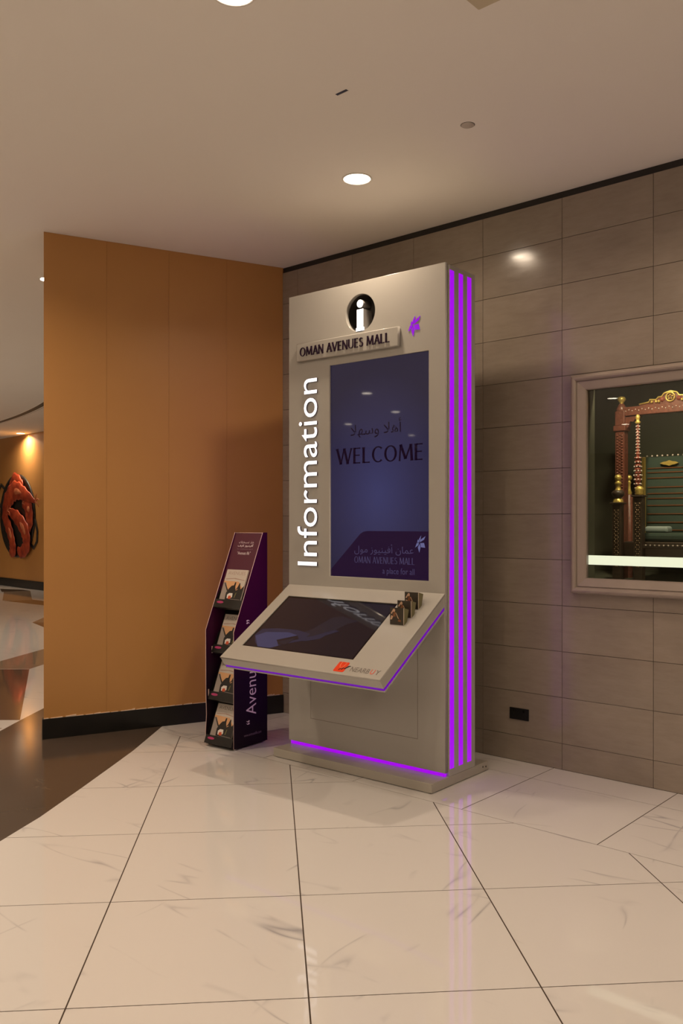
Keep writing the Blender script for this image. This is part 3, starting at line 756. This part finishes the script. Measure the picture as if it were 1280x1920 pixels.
# folded promotional cards standing on the console
def card(u, v, label, lean=0., hgt=.102, rz=0.):
    x0, y0, z0 = con(u, v, .001)
    M = Matrix.Rotation(KA, 4, 'Z'); wpos = M @ Vector((x0, y0, z0)) + Vector((.1355, 5.621, 0))
    t = thing('promotional_card', label, 'card box', wpos, KA+rz, 'printed cards on the console')
    w = .100; th = .0016; sl = ST/CT
    def zb(y): return sl*y + .0008                      # console surface under the card
    def wall4(a, b, mname, nm):                         # a, b: (x, y) of bottom corners; top flares outwards by .012 in depth
        (xa, ya), (xb, yb) = a, b
        d = Vector((xb-xa, yb-ya, 0)).normalized(); n = Vector((d.y, -d.x, 0))*th
        fa = .018 if ya > .01 else 0; fb = .018 if yb > .01 else 0
        vs = []
        for k in (0, 1):
            o = n*k
            vs += [(xa+o.x, ya+o.y, zb(ya)), (xb+o.x, yb+o.y, zb(yb)), (xb+o.x, yb+fb+o.y, hgt+ (.0 if fb == 0 else -.012)), (xa+o.x, ya+fa+o.y, hgt+(.0 if fa == 0 else -.012))]
        return obj(nm, MB().add(vs, [(0, 1, 2, 3), (4, 5, 6, 7), (0, 1, 5, 4), (1, 2, 6, 5), (2, 3, 7, 6), (3, 0, 4, 7)]), mname, t)
    fr = wall4((0, 0), (w, 0), 'card_dark', 'front_face'); wall4((w, .0005), (w, .030), 'card_olive', 'side_face'); wall4((w, .031), (0, .031), 'card_dark', 'back_face'); wall4((0, .030), (0, .0005), 'card_olive', 'side_face')
    obj('fold_edge', MB().box(w-.001, w+.0014, -.0022, -.0006, .001, hgt), 'card_edge', t)
    y = -.0024
    def pr(pts, m): obj('print', MB().add([(a*w, y, b*hgt) for a, b in pts], [list(range(len(pts)))]), m, fr)
    pr([(.30+.085*math.cos(i*R(36)), .84+.10*math.sin(i*R(36))) for i in range(10)], 'card_skin')
    pr([(.20, .50), (.30, .78), (.42, .72), (.40, .46)], 'card_brown'); pr([(.06, .66), (.22, .88), (.26, .82), (.14, .62)], 'card_skin')
    pr([(.40, .72), (.46, .70), (.66, .36), (.58, .38)], 'card_skin'); pr([(.02, .30), (.10, .55), (.24, .48), (.14, .30)], 'card_skin')
    pr([(.55, .22), (.66, .34), (.80, .30), (.78, .18)], 'card_brown')
    return t
card(.424, .322, 'front printed card box on the console, nearest the screen corner')
card(.436, .252, 'middle printed card box on the console, half hidden behind the front one')
card(.440, .168, 'rear printed card box on the console, nearest the kiosk panel')

# ------------------------------------------------------------------ brochure rack
RA = R(-37.2); RW = .285; RD = .345
rack = thing('brochure_rack', 'narrow purple brochure rack with four black pockets beside the kiosk', 'brochure rack', (-.865, 6.128, 0), RA)
prof = [(.004, .012), (0, .10), (.008, .22), (.003, .36), (0, .83), (.30, 1.528), (.345, 1.528), (.345, .012)]
for sx in (-1, 1):
    x0, x1 = (-RW/2, -RW/2+.006) if sx < 0 else (RW/2-.006, RW/2)
    pr_ = prof if sx < 0 else [(0, .012), (0, .83), (.30, 1.528), (.345, 1.528), (.345, .012)]
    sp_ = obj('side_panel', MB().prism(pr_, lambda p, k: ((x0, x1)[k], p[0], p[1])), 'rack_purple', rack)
    edge = pr_[:-2]
    obj('edge_trim', MB().tube([((x0+x1)/2, a-.001, b) for a, b in edge], .0022, 6), 'rack_trim', sp_)
    if sx > 0: right_panel = sp_
    for y in (.02, .32): obj('foot', MB().lathe([(.0001, 0), (.009, 0), (.009, .008), (.006, .013), (.0001, .013)], (sx*(RW/2-.012), y, 0), 14), 'chrome', rack)
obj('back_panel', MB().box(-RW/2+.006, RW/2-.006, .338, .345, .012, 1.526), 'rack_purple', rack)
sl_a = math.atan2(.30, .698)
def slope(t, off=0.): # point on the slanted front edge: t metres up from the bend, off = behind
    return (.30/.7597*t + off*.698/.7597, .83+.698/.7597*t - off*.30/.7597)
hd = MB(); a = slope(.30, .022); b = slope(.7585, .006); a2 = slope(.30, .030); b2 = slope(.7585, .014)
hd.prism([a, b, b2, a2], lambda p, k: ((-RW/2+.007, RW/2-.007)[k], p[0], p[1]))
header = obj('header_board', hd, 'rack_header', rack)
obj('top_trim', MB().tube([(-RW/2+.003, b[0]-.002, b[1]), (RW/2-.003, b[0]-.002, b[1])], .0022, 6), 'rack_trim', rack)
def header_text(body, x0, x1, t0, t1, m, bold=0.):
    me = fit(text_curve(body, 0, bold), x0, x1, t0, t1)
    for v in me.vertices:
        q = slope(v.co.y, .022-.016*(v.co.y-.30)/.4585-.0012); v.co = Vector((v.co.x, q[0], q[1]))
    setmat(me, m); link('print', me, header)
header_text(arabic('خذ نسختك'), -.075, .075, .676, .695, 'rack_print', .0)
header_text(arabic('أفينيوز لايف'), -.078, .078, .645, .672, 'rack_print', .02)
header_text('Your complimentary copy of', -.080, .080, .622, .638, 'rack_print_dim')
header_text('“Avenues life”', -.066, .066, .588, .612, 'rack_print')
# print on the right side panel
def side_text(body, z0, z1, y0, y1, m, bold=0.):        # reads upwards, letter tops towards the front
    me = fit(text_curve(body, 0, bold), z0, z1, y0, y1)
    for v in me.vertices: v.co = Vector((RW/2+.0006, (y0+y1)-v.co.y, v.co.x))
    setmat(me, m); link('print', me, right_panel)
side_text('‘', .177, .190, .124, .158, 'rack_print'); side_text('‘', .160, .173, .124, .158, 'rack_print')
side_text('Avenues Life', .224, .855, .122, .226, 'rack_print', -.004)
side_text('’', .895, .908, .124, .158, 'rack_print'); side_text('’', .878, .891, .124, .158, 'rack_print')
me = fit(text_curve('www.avenueslife.com'), .10, .28, .078, .098)
for v in me.vertices: v.co = Vector((RW/2+.0006, v.co.x, v.co.y))
setmat(me, 'rack_print_dim'); link('print', me, right_panel)
# pockets and magazines
lean = math.atan2(.09, .222)
names = ['top', 'second', 'third', 'lowest']
spots = [(.096, 1.045), (.075, .719), (.039, .386), (.004, .080)]
for n_, (y, z) in enumerate(spots):
    d = Vector((0, math.sin(lean), math.cos(lean))); nn = Vector((0, -math.cos(lean), math.sin(lean)))     # up the slope, towards the viewer
    o = Vector((0, y, z))
    def pl(u0, u1, w0, w1, hx=RW/2-.009):
        P_ = lambda x, u, w: tuple(o + d*u + nn*w + Vector((x, 0, 0)))
        return [P_(-hx, u0, w0), P_(hx, u0, w0), P_(hx, u0, w1), P_(-hx, u0, w1), P_(-hx, u1, w0), P_(hx, u1, w0), P_(hx, u1, w1), P_(-hx, u1, w1)]
    FB_ = [(3, 2, 1, 0), (4, 5, 6, 7), (0, 1, 5, 4), (1, 2, 6, 5), (2, 3, 7, 6), (3, 0, 4, 7)]
    pk = MB(); pk.add(pl(-.055, 0, .001, .005), FB_); pk.add(pl(-.060, -.054, -.05, .005), FB_); pk.add(pl(-.054, .29 if n_ else .27, -.024, -.020), FB_)
    for hx in (-1, 1):
        P_ = lambda x, u, w: tuple(o + d*u + nn*w + Vector((x, 0, 0))); xa, xb = sorted((hx*(RW/2-.011), hx*(RW/2-.0075)))
        pk.add([P_(xa, -.054, -.02), P_(xb, -.054, -.02), P_(xb, -.054, .003), P_(xa, -.054, .003), P_(xa, .10, -.02), P_(xb, .10, -.02), P_(xb, .10, -.012), P_(xa, .10, -.012)], FB_)
    pko = obj('pocket', pk, 'pocket_black', rack)
    el = MB(); cen = o + d*(-.022) + nn*.0056 + Vector((-.078, 0, 0))
    el.add([tuple(cen + Vector((.034*math.cos(i*R(24)), 0, 0)) + d*(.009*math.sin(i*R(24)))) for i in range(15)], [list(range(15))]); obj('print', el, 'pocket_logo', pko)
    if n_: obj('acrylic_tab', MB().box(-RW/2+.0065, -RW/2+.010, y+.015, y+.023, z+.27, z+.32), 'rack_trim', rack)
    # magazine (own thing): local x across, z up the cover, y back
    M = Matrix.Translation((-.865, 6.128, 0)) @ Matrix.Rotation(RA, 4, 'Z') @ Matrix.Translation(o + d*(-.0535) + nn*(-.0115))
    pos = M.translation
    mg = thing('magazine', names[n_] + ' magazine in the purple rack, pale cover with black silhouettes', 'magazine', pos, 0, 'magazines in the rack')
    mg.rotation_euler = (Matrix.Rotation(RA, 4, 'Z') @ Matrix.Rotation(-lean, 4, 'X')).to_euler()
    mw, mh = .105, .285
    obj('pages', MB().box(-mw+.001, mw-.001, -.006, .004, 0, mh-.001), 'page_edge', mg)
    cv = obj('cover', MB().bbox(-mw, mw, -.0075, -.006, 0, mh, .0004), 'paper', mg)
    lay = [0]
    def art(pts, m):
        lay[0] += 1; yy = -.0078 - .00012*lay[0]
        obj('print', MB().add([((a-.5)*2*mw, yy, .055+b*(mh-.055)) for a, b in pts], [list(range(len(pts)))]), m, cv)
    art([(.0, .30), (1, .30), (1, .66), (.0, .66)], 'mag_sky'); art([(.0, .62), (1, .60), (1, .70), (.5, .74), (0, .72)], 'paper')
    art([(.05, .66), (.45, .69), (.95, .64), (.95, .66), (.5, .72), (.05, .69)], 'mag_cloud'); art([(.70, .60), (1, .62), (1, .36)], 'paper')
    art([(0, 0), (.28, 0), (.30, .28), (.12, .56), (0, .56)], 'mag_grey')
    art([(.04, .55), (.07, .56), (.30, .32), (.26, .28)], 'mag_black')
    art([(.26, 0), (.24, .22), (.32, .36), (.42, .46), (.52, .48), (.54, .58), (.60, .58), (.60, .44), (.64, .34), (.70, .40), (.76, .56), (.80, .56), (.82, .46), (.88, .36), (1, .48), (1, 0)], 'mag_black')
    art([(.34, .05), (.32, .16), (.40, .22), (.56, .22), (.58, .10), (.48, .03)], 'mag_white'); art([(.38, .05), (.40, .13), (.50, .14), (.54, .06), (.46, .02)], 'mag_red')
    art([(.66, .08), (.70, .24), (.73, .24), (.70, .08)], 'mag_olive'); art([(.50, .022), (.96, .012), (.96, .022), (.50, .034)], 'mag_grey')
    art([(.66, .33), (.74, .37), (.75, .35), (.67, .31)], 'mag_sky')
    tme = fit(text_curve('AVENUES', 0, -.005), -.085, .085, .245, .270); xform(tme, Matrix.Translation((0, -.0079, 0)) @ UPRIGHT); setmat(tme, 'mag_cloud' if n_ == 0 else 'logo_text'); link('print', tme, cv)

# ------------------------------------------------------------------ display case in the stone wall
case = thing('display_case', 'glazed display case with moulded beige frame set in the stone wall', 'display case', W0, WA)
def cbox(x0, x1, y0, y1, z0, z1): return MB().box(x0, x1, y0, y1, z0, z1)
CD = 1.75; CI0, CI1 = -.1, 3.3
ln = MB(); ln.box(CI0, CI1, CD, CD+.04, 1.16, 2.75); ln.box(CI0-.04, CI0, .205, CD, 1.16, 2.75); ln.box(CI1, CI1+.04, .205, CD, 1.16, 2.75)
ln.box(CI0, CI1, .205, CD, 1.16, 1.20); ln.box(CI0, CI1, .205, CD, 2.75, 2.79)
for a, b, z0, z1 in ((HS0-.001, HS0+.003, HZ0, HZ1), (HS1-.003, HS1+.001, HZ0, HZ1)): ln.box(a, b, .016, .205, z0, z1)
ln.box(HS0, HS1, .016, .205, HZ0-.001, HZ0+.003); ln.box(HS0, HS1, .016, .205, HZ1-.003, HZ1+.001)
ln.box(CI0, HS0, .201, .206, 1.16, 2.75); ln.box(HS1, CI1, .201, .206, 1.16, 2.75)
obj('lining', ln, 'case_lining', case)
# frame: profile (across, out of wall), mitred
FS0, FS1, FZ0, FZ1 = .742, 2.92, 1.150, 2.540
pf = [(0, .0005), (0, -.026), (.004, -.040), (.012, -.051), (.022, -.056), (.032, -.054), (.040, -.047), (.043, -.036), (.0465, -.034), (.048, -.040), (.094, -.024), (.100, -.018), (.100, .010), (.06, .0005)]
def frame_side(p0, p1, n):              # p0 -> p1 outer edge (s, z), n inward
    mb = MB(); d = (Vector(p1)-Vector(p0)).normalized(); vs = []
    for e, sgn in ((p0, 1), (p1, -1)):
        for a, b in pf: vs.append((e[0]+n[0]*a+d.x*a*sgn, b, e[1]+n[1]*a+d.y*a*sgn))
    k = len(pf); fs = [(i, (i+1) % k, k+(i+1) % k, k+i) for i in range(k)] + [list(range(k)), list(range(k, 2*k))]
    return mb.add(vs, fs)
for p0, p1, n in (((FS0, FZ0), (FS1, FZ0), (0, 1)), ((FS1, FZ0), (FS1, FZ1), (-1, 0)), ((FS1, FZ1), (FS0, FZ1), (0, -1)), ((FS0, FZ1), (FS0, FZ0), (1, 0))):
    obj('frame_rail', frame_side(p0, p1, n), 'frame_paint', case)
obj('glass_pane', MB().box(HS0+.03, HS1-.03, .004, .010, HZ0+.04, HZ1-.04), 'clear_glass', case)
obj('light_band', MB().bbox(HS0+.035, HS1-.035, .0115, .020, 1.334, 1.393, .001), 'case_strip', case)
for s in (.98, 1.6, 2.3):  # unseen spots added inside the case to light the throne
    lf = obj('added_spot', MB().lathe([(.0001, -.02), (.03, -.02), (.036, 0)], (s, .27, 2.75), 20), 'lamp_face', case)
    l = bpy.data.lights.new('added_spot_light', 'AREA'); l.shape = 'DISK'; l.size = .06; l.energy = 5.2; l.color = (1, .85, .6); l.spread = R(120)
    link('added_spot_light', l, case, (s, .27, 2.722), (R(32), 0, 0))

# carved throne in the case
thr = thing('carved_throne', 'carved wooden canopy throne with gold finials behind the glass of the display case', 'throne', wpt(0, 0, 1.20), WA)
Z = lambda z: z-1.20
AX = 1.30; CREST = (1.053, 1.30, 1.547)
def both(s): return (s, 2*AX-s)
def post_tall(s):
    m = MB(); d = .85
    m.bbox(s-.034, s+.034, d-.034, d+.034, Z(1.20), Z(2.26), .004); m.bbox(s-.046, s+.046, d-.046, d+.046, Z(2.255), Z(2.295), .006)
    m.bbox(s-.036, s+.036, d-.036, d+.036, Z(2.295), Z(2.40), .006); m.lathe([(.036, Z(2.40)), (.040, Z(2.415)), (.022, Z(2.445)), (.016, Z(2.455))], (s, d, 0), 12)
    po = obj('canopy_post', m, 'carved_wood', thr)
    cvg = MB()
    for i in range(46):
        z = Z(1.30+i*.0205)
        for q in (-1, 0, 1): cvg.sphere((s+q*.017, d-.033, z+(.010 if q == 0 else 0)), .0085 if q else .0065, 7)
    obj('carving', cvg, 'carved_wood', po)
    f = MB().lathe([(.016, Z(2.452)), (.012, Z(2.462)), (.024, Z(2.474)), (.030, Z(2.488)), (.022, Z(2.502)), (.0001, Z(2.508))], (s, d, 0), 16); obj('finial', f, 'gold', po)
for s in both(.697): post_tall(s)
def post_bead(s):
    d = .70; m = MB(); pearls = MB(); z = 1.46; k = 0
    prof_ = [(.018, Z(1.20)), (.018, Z(1.50)), (.013, Z(1.66)), (.020, Z(1.92)), (.012, Z(2.03)), (.008, Z(2.29)), (.0001, Z(2.295))]
    m.lathe(prof_, (s, d, 0), 12); po = obj('beaded_column', m, 'bead_red', thr)
    while z < 2.28:
        r = .016 if z < 1.75 else .016+.009*math.exp(-((z-1.93)/.09)**2) if z < 2.08 else .0115
        step = .030 if 1.82 < z < 2.06 else .021
        m2 = pearls
        for j in range(6):
            a = R(60*j+30*(k % 2)); m2.sphere((s+r*math.cos(a), d+r*math.sin(a), Z(z)), step*.22, 6)
        z += step; k += 1
    obj('pearl_beads', pearls, 'pearl', po)
    rb = MB(); z = 1.475
    while z < 2.27:
        r = .0165 if z < 1.82 else .024 if z < 2.05 else .0125
        rb.sphere((s, d, Z(z)), r, 10, (1, 1, .45)); z += .026
    obj('turned_rings', rb, 'bead_red', po)
    obj('finial', MB().lathe([(.014, Z(2.285)), (.020, Z(2.297)), (.011, Z(2.306)), (.014, Z(2.318)), (.016, Z(2.335)), (.008, Z(2.347)), (.0001, Z(2.35))], (s, d, 0), 14), 'gold', po)
for s in both(.878): post_bead(s)
def post_arm(s, zt, big):
    d = .60; m = MB(); m.bbox(s-.030, s+.030, d-.030, d+.030, Z(1.20), Z(zt), .004); m.bbox(s-.042, s+.042, d-.042, d+.042, Z(zt), Z(zt+.012), .003)
    po = obj('arm_post', m, 'dark_wood', thr); st = MB()
    for i in range(30):
        z = 1.30+i*(zt-1.33)/30
        for q in (-1, 1): st.sphere((s+q*(.006+.007*(i % 2)), d-.031, Z(z)), .0045, 6)
    obj('studs', st, 'stud_bronze', po)
    if big:
        g = MB().lathe([(.036, Z(zt+.012)), (.032, Z(zt+.034)), (.020, Z(zt+.040)), (.0001, Z(zt+.04))], (s, d, 0), 16)
        g.lathe([(.022, Z(zt+.095)), (.014, Z(zt+.112)), (.012, Z(zt+.128)), (.020, Z(zt+.136)), (.024, Z(zt+.146)), (.014, Z(zt+.158)), (.010, Z(zt+.165))], (s, d, 0), 16); g.sphere((s, d, Z(zt+.182)), .024, 14)
        obj('finial', g, 'gold', po); obj('finial_urn', MB().lathe([(.018, Z(zt+.038)), (.036, Z(zt+.055)), (.044, Z(zt+.075)), (.036, Z(zt+.09)), (.020, Z(zt+.098))], (s, d, 0), 16), 'dark_wood', po)
    else:
        g = MB().lathe([(.022, Z(zt+.012)), (.030, Z(zt+.024)), (.024, Z(zt+.034)), (.030, Z(zt+.044)), (.026, Z(zt+.062)), (.012, Z(zt+.074)), (.0001, Z(zt+.076))], (s, d, 0), 16); obj('finial', g, 'gold', po)
for s in both(.780): post_arm(s, 1.728, True)
for s in both(.930): post_arm(s, 1.775, False)
# canopy beam with cusped brackets and a crest
bm_ = MB(); s0, s1 = .72, 2*AX-.72
bm_.bbox(s0, s1, .82, .88, Z(2.362), Z(2.424), .004)
beam = obj('canopy_beam', bm_, 'carved_wood', thr)
bk = MB()
for q in (1, -1):
    f = lambda a: AX+q*(a-AX)
    pts = [(.73, 2.362), (.845, 2.362), (.83, 2.338), (.81, 2.345), (.79, 2.318), (.765, 2.322), (.755, 2.285), (.73, 2.27)]
    bk.prism([(f(a), Z(b)) for a, b in pts], lambda p, k: (p[0], (.835, .865)[k], p[1]))
obj('bracket', bk, 'carved_wood', beam)
sd = MB()
for i in range(48):
    sd.sphere((s0+.02+i*(s1-s0-.04)/47, .818, Z(2.394+.008*(i % 2))), .0045, 6)
obj('studs', sd, 'pearl', beam)
pts = [(-.22, 0), (-.22, .008), (-.15, .018), (-.145, .035), (-.10, .030), (-.085, .046), (-.06, .048), (-.045, .07), (0, .082), (.045, .07), (.06, .048), (.085, .046), (.10, .030), (.145, .035), (.15, .018), (.22, .008), (.22, 0)]
for n_, cx in enumerate(CREST):
    q_ = .125 if n_ != 1 else .12
    pc = [(max(-q_ if n_ else -.22, min(q_ if n_ < 2 else .22, a)), b) for a, b in pts]
    cr_ = MB(); cr_.prism([(cx+a, Z(2.4245+b)) for a, b in pc], lambda p, k: (p[0], (.838, .862)[k], p[1])); crest = obj('crest', cr_, 'carved_wood', beam)
    go = MB(); go.tube([(cx+a, .834, Z(2.4245+b+.004)) for a, b in pc[1:-1]], .006, 6)
    go.tube([(cx+.030*math.cos(i*R(15)), .832, Z(2.470)+.030*math.sin(i*R(15))) for i in range(25)], .006, 6)
    for i in range(5): go.sphere((cx+.014*math.cos(R(72*i+18)), .832, Z(2.470)+.014*math.sin(R(72*i+18))), .007, 8)
    for a in (-.10, -.08, .08, .10) + ((-.13,) if n_ == 0 else ()): go.sphere((cx+a, .832, Z(2.445)), .010, 8)
    obj('gilding', go, 'gold', crest)
    for a in (-.058, .058): obj('rosette', MB().lathe([(.0001, .012), (.014, .010), (.018, 0)], (cx+a, .838, Z(2.458)), 14, 'y'), 'bead_red', crest)
# back panel with gilt frame and orange lines painted as reflections
pn = obj('back_panel', MB().box(.825, 2*AX-.825, .955, .98, Z(1.40), Z(2.068)), 'teal_panel', thr)
for s in both(.820): obj('gilt_frame', MB().bbox(s-.012, s+.012, .935, .985, Z(1.36), Z(2.07), .004), 'gold', pn)
cl = MB()
for z in (1.985, 1.955, 1.915, 1.85, 1.805, 1.77, 1.72, 1.66, 1.60, 1.545): cl.box(.845, 2*AX-.845, .950, .9545, Z(z), Z(z+.006))
obj('painted_reflections', cl, 'reflection_orange', pn)
pe = MB()
for i in range(26): pe.sphere((.84+i*(2*AX-1.68)/25, .955, Z(2.075)), .007, 6)
obj('pearl_row', pe, 'pearl', pn)
ct = [(-.065, 0), (-.04, .010), (-.02, .012), (0, .020), (.02, .012), (.04, .010), (.065, 0), (.04, -.010), (.02, -.012), (0, -.020), (-.02, -.012), (-.04, -.010)]
obj('cartouche', MB().prism([(1.004+a, Z(2.02+b)) for a, b in ct], lambda p, k: (p[0], (.950, .938)[k], p[1])), 'gold', pn)
# seat, cushion, rail
seat = obj('seat', MB().bbox(.80, 2*AX-.80, .64, .93, Z(1.36), Z(1.47), .01), 'dark_wood', thr)
obj('cushion', MB().bbox(.86, 2*AX-.86, .66, .92, Z(1.47), Z(1.53), .02), 'teal_panel', seat)
obj('bolster', MB().bbox(.90, 1.06, .76, .86, Z(1.53), Z(1.575), .015), 'grey_cloth', seat)
rl = obj('front_rail', MB().bbox(.94, 2*AX-.94, .585, .615, Z(1.425), Z(1.452), .003), 'dark_wood', thr)
st = MB()
for i in range(24): st.sphere((.95+i*(2*AX-1.90)/23, .583, Z(1.447)), .006, 6)
obj('studs', st, 'pearl', rl)
for s in both(.71):
    g = MB().lathe([(.026, Z(1.20)), (.026, Z(1.80)), (.012, Z(1.81))], (s, .95, 0), 14); po = obj('rear_post', g, 'carved_wood', thr)
    g = MB().lathe([(.014, Z(1.80)), (.022, Z(1.815)), (.012, Z(1.84)), (.010, Z(1.88)), (.016, Z(1.89)), (.010, Z(1.905))], (s, .95, 0), 14); g.sphere((s, .95, Z(1.925)), .022, 12); obj('finial', g, 'gold', po)
for q, s in ((1, .690), (-1, 2*AX-.690)):
    lf = MB().prism([(s-.010*q, Z(1.78)), (s+.03*q, Z(1.79)), (s+.026*q, Z(1.84)), (s+.006*q, Z(1.885)), (s-.006*q, Z(1.85))], lambda p, k: (p[0], (.80, .79)[k], p[1])); obj('gilt_leaf', lf, 'gold', thr)

# ------------------------------------------------------------------ prawn mural on the far wall
TC = -1.507
mural = thing('prawn_pan_mural', 'wall mural of red prawns in a black pan on the far orange wall', 'mural', FP + FU*TC + Vector((0, 0, 1.77)), FA)
m = MB(); m.lathe([(.0001, .012), (.90, .012), (.94, .016), (.97, .030), (1.03, .030), (1.03, .002), (.0001, .002)], (0, 0, 0), 48, 'y')
obj('pan', m, 'pan_iron', mural)
def hnd(pts, r=.045): return MB().tube([(a, -.016, b) for a, b in pts], r, 8, flat=.25)
obj('handle', hnd([(.72, -.66), (.95, -.78), (1.12, -.62), (1.15, -.38), (1.02, -.10), (.94, -.14)]), 'pan_iron', mural)
obj('handle', hnd([(-.72, .66), (-1.0, .80), (-1.16, .62), (-1.2, .38), (-.98, .2)]), 'pan_iron', mural)
def prawn(pts, rs, yo, pale=False):
    P2 = []; R2 = []
    n = len(pts)
    for i in range((n-1)*8+1):
        k = min(i//8, n-2); t = i/8-k
        p0 = Vector(pts[max(k-1, 0)]); p1 = Vector(pts[k]); p2 = Vector(pts[k+1]); p3 = Vector(pts[min(k+2, n-1)])
        q = .5*((2*p1)+(p2-p0)*t+(2*p0-5*p1+4*p2-p3)*t*t+(3*p1-p0-3*p2+p3)*t**3)
        P2.append((q.x, -.042-yo*.25, q.y)); R2.append(1.18*(rs[k]+(rs[k+1]-rs[k])*t)*(1.0+.06*(1 if i % 4 < 2 else -1)))
    o = obj('prawn', MB().tube(P2, R2, 10, flat=.10), 'prawn_shell', mural)
    a = Vector(P2[0])
    for dx, dz in ((.25, .05), (.2, -.12), (.1, .2)):
        obj('feeler', MB().tube([a, a+Vector((dx*.5, -.006, dz*.5+.05)), a+Vector((dx, -.004, dz))], [.016, .012, .006], 6), 'prawn_pale', o)
    mid = P2[len(P2)//4:len(P2)//2]
    obj('painted_highlight', MB().tube([(x+.03, y-.014, z-.02) for x, y, z in mid], [max(.008, r*.42*math.sin(math.pi*(i_+.3)/(len(mid)-.4))) for i_, r in enumerate(R2[len(P2)//4:len(P2)//2])], 8, flat=.15), 'prawn_pale', o)  # pale highlight painted along the pictured shell
    return o
prawn([(-.35, .55), (-.10, .83), (.20, .70), (.22, .52)], [.12, .20, .20, .10], .02)
prawn([(1.15, .32), (.55, .52), (.0, .62), (-.45, .38), (-.62, .02), (-.45, -.05)], [.03, .14, .22, .22, .14, .05], .10)
prawn([(.40, .30), (.72, .20), (.78, -.15), (.62, -.42)], [.08, .18, .18, .06], .04)
prawn([(-.45, .12), (.05, -.02), (.55, -.35), (.66, -.72), (.35, -.90), (.15, -.80)], [.05, .15, .19, .18, .12, .05], .12)
prawn([(-.75, .05), (-.45, -.25), (-.22, -.60), (-.18, -.85), (-.35, -1.0+.08)], [.10, .16, .14, .18, .06], .08)
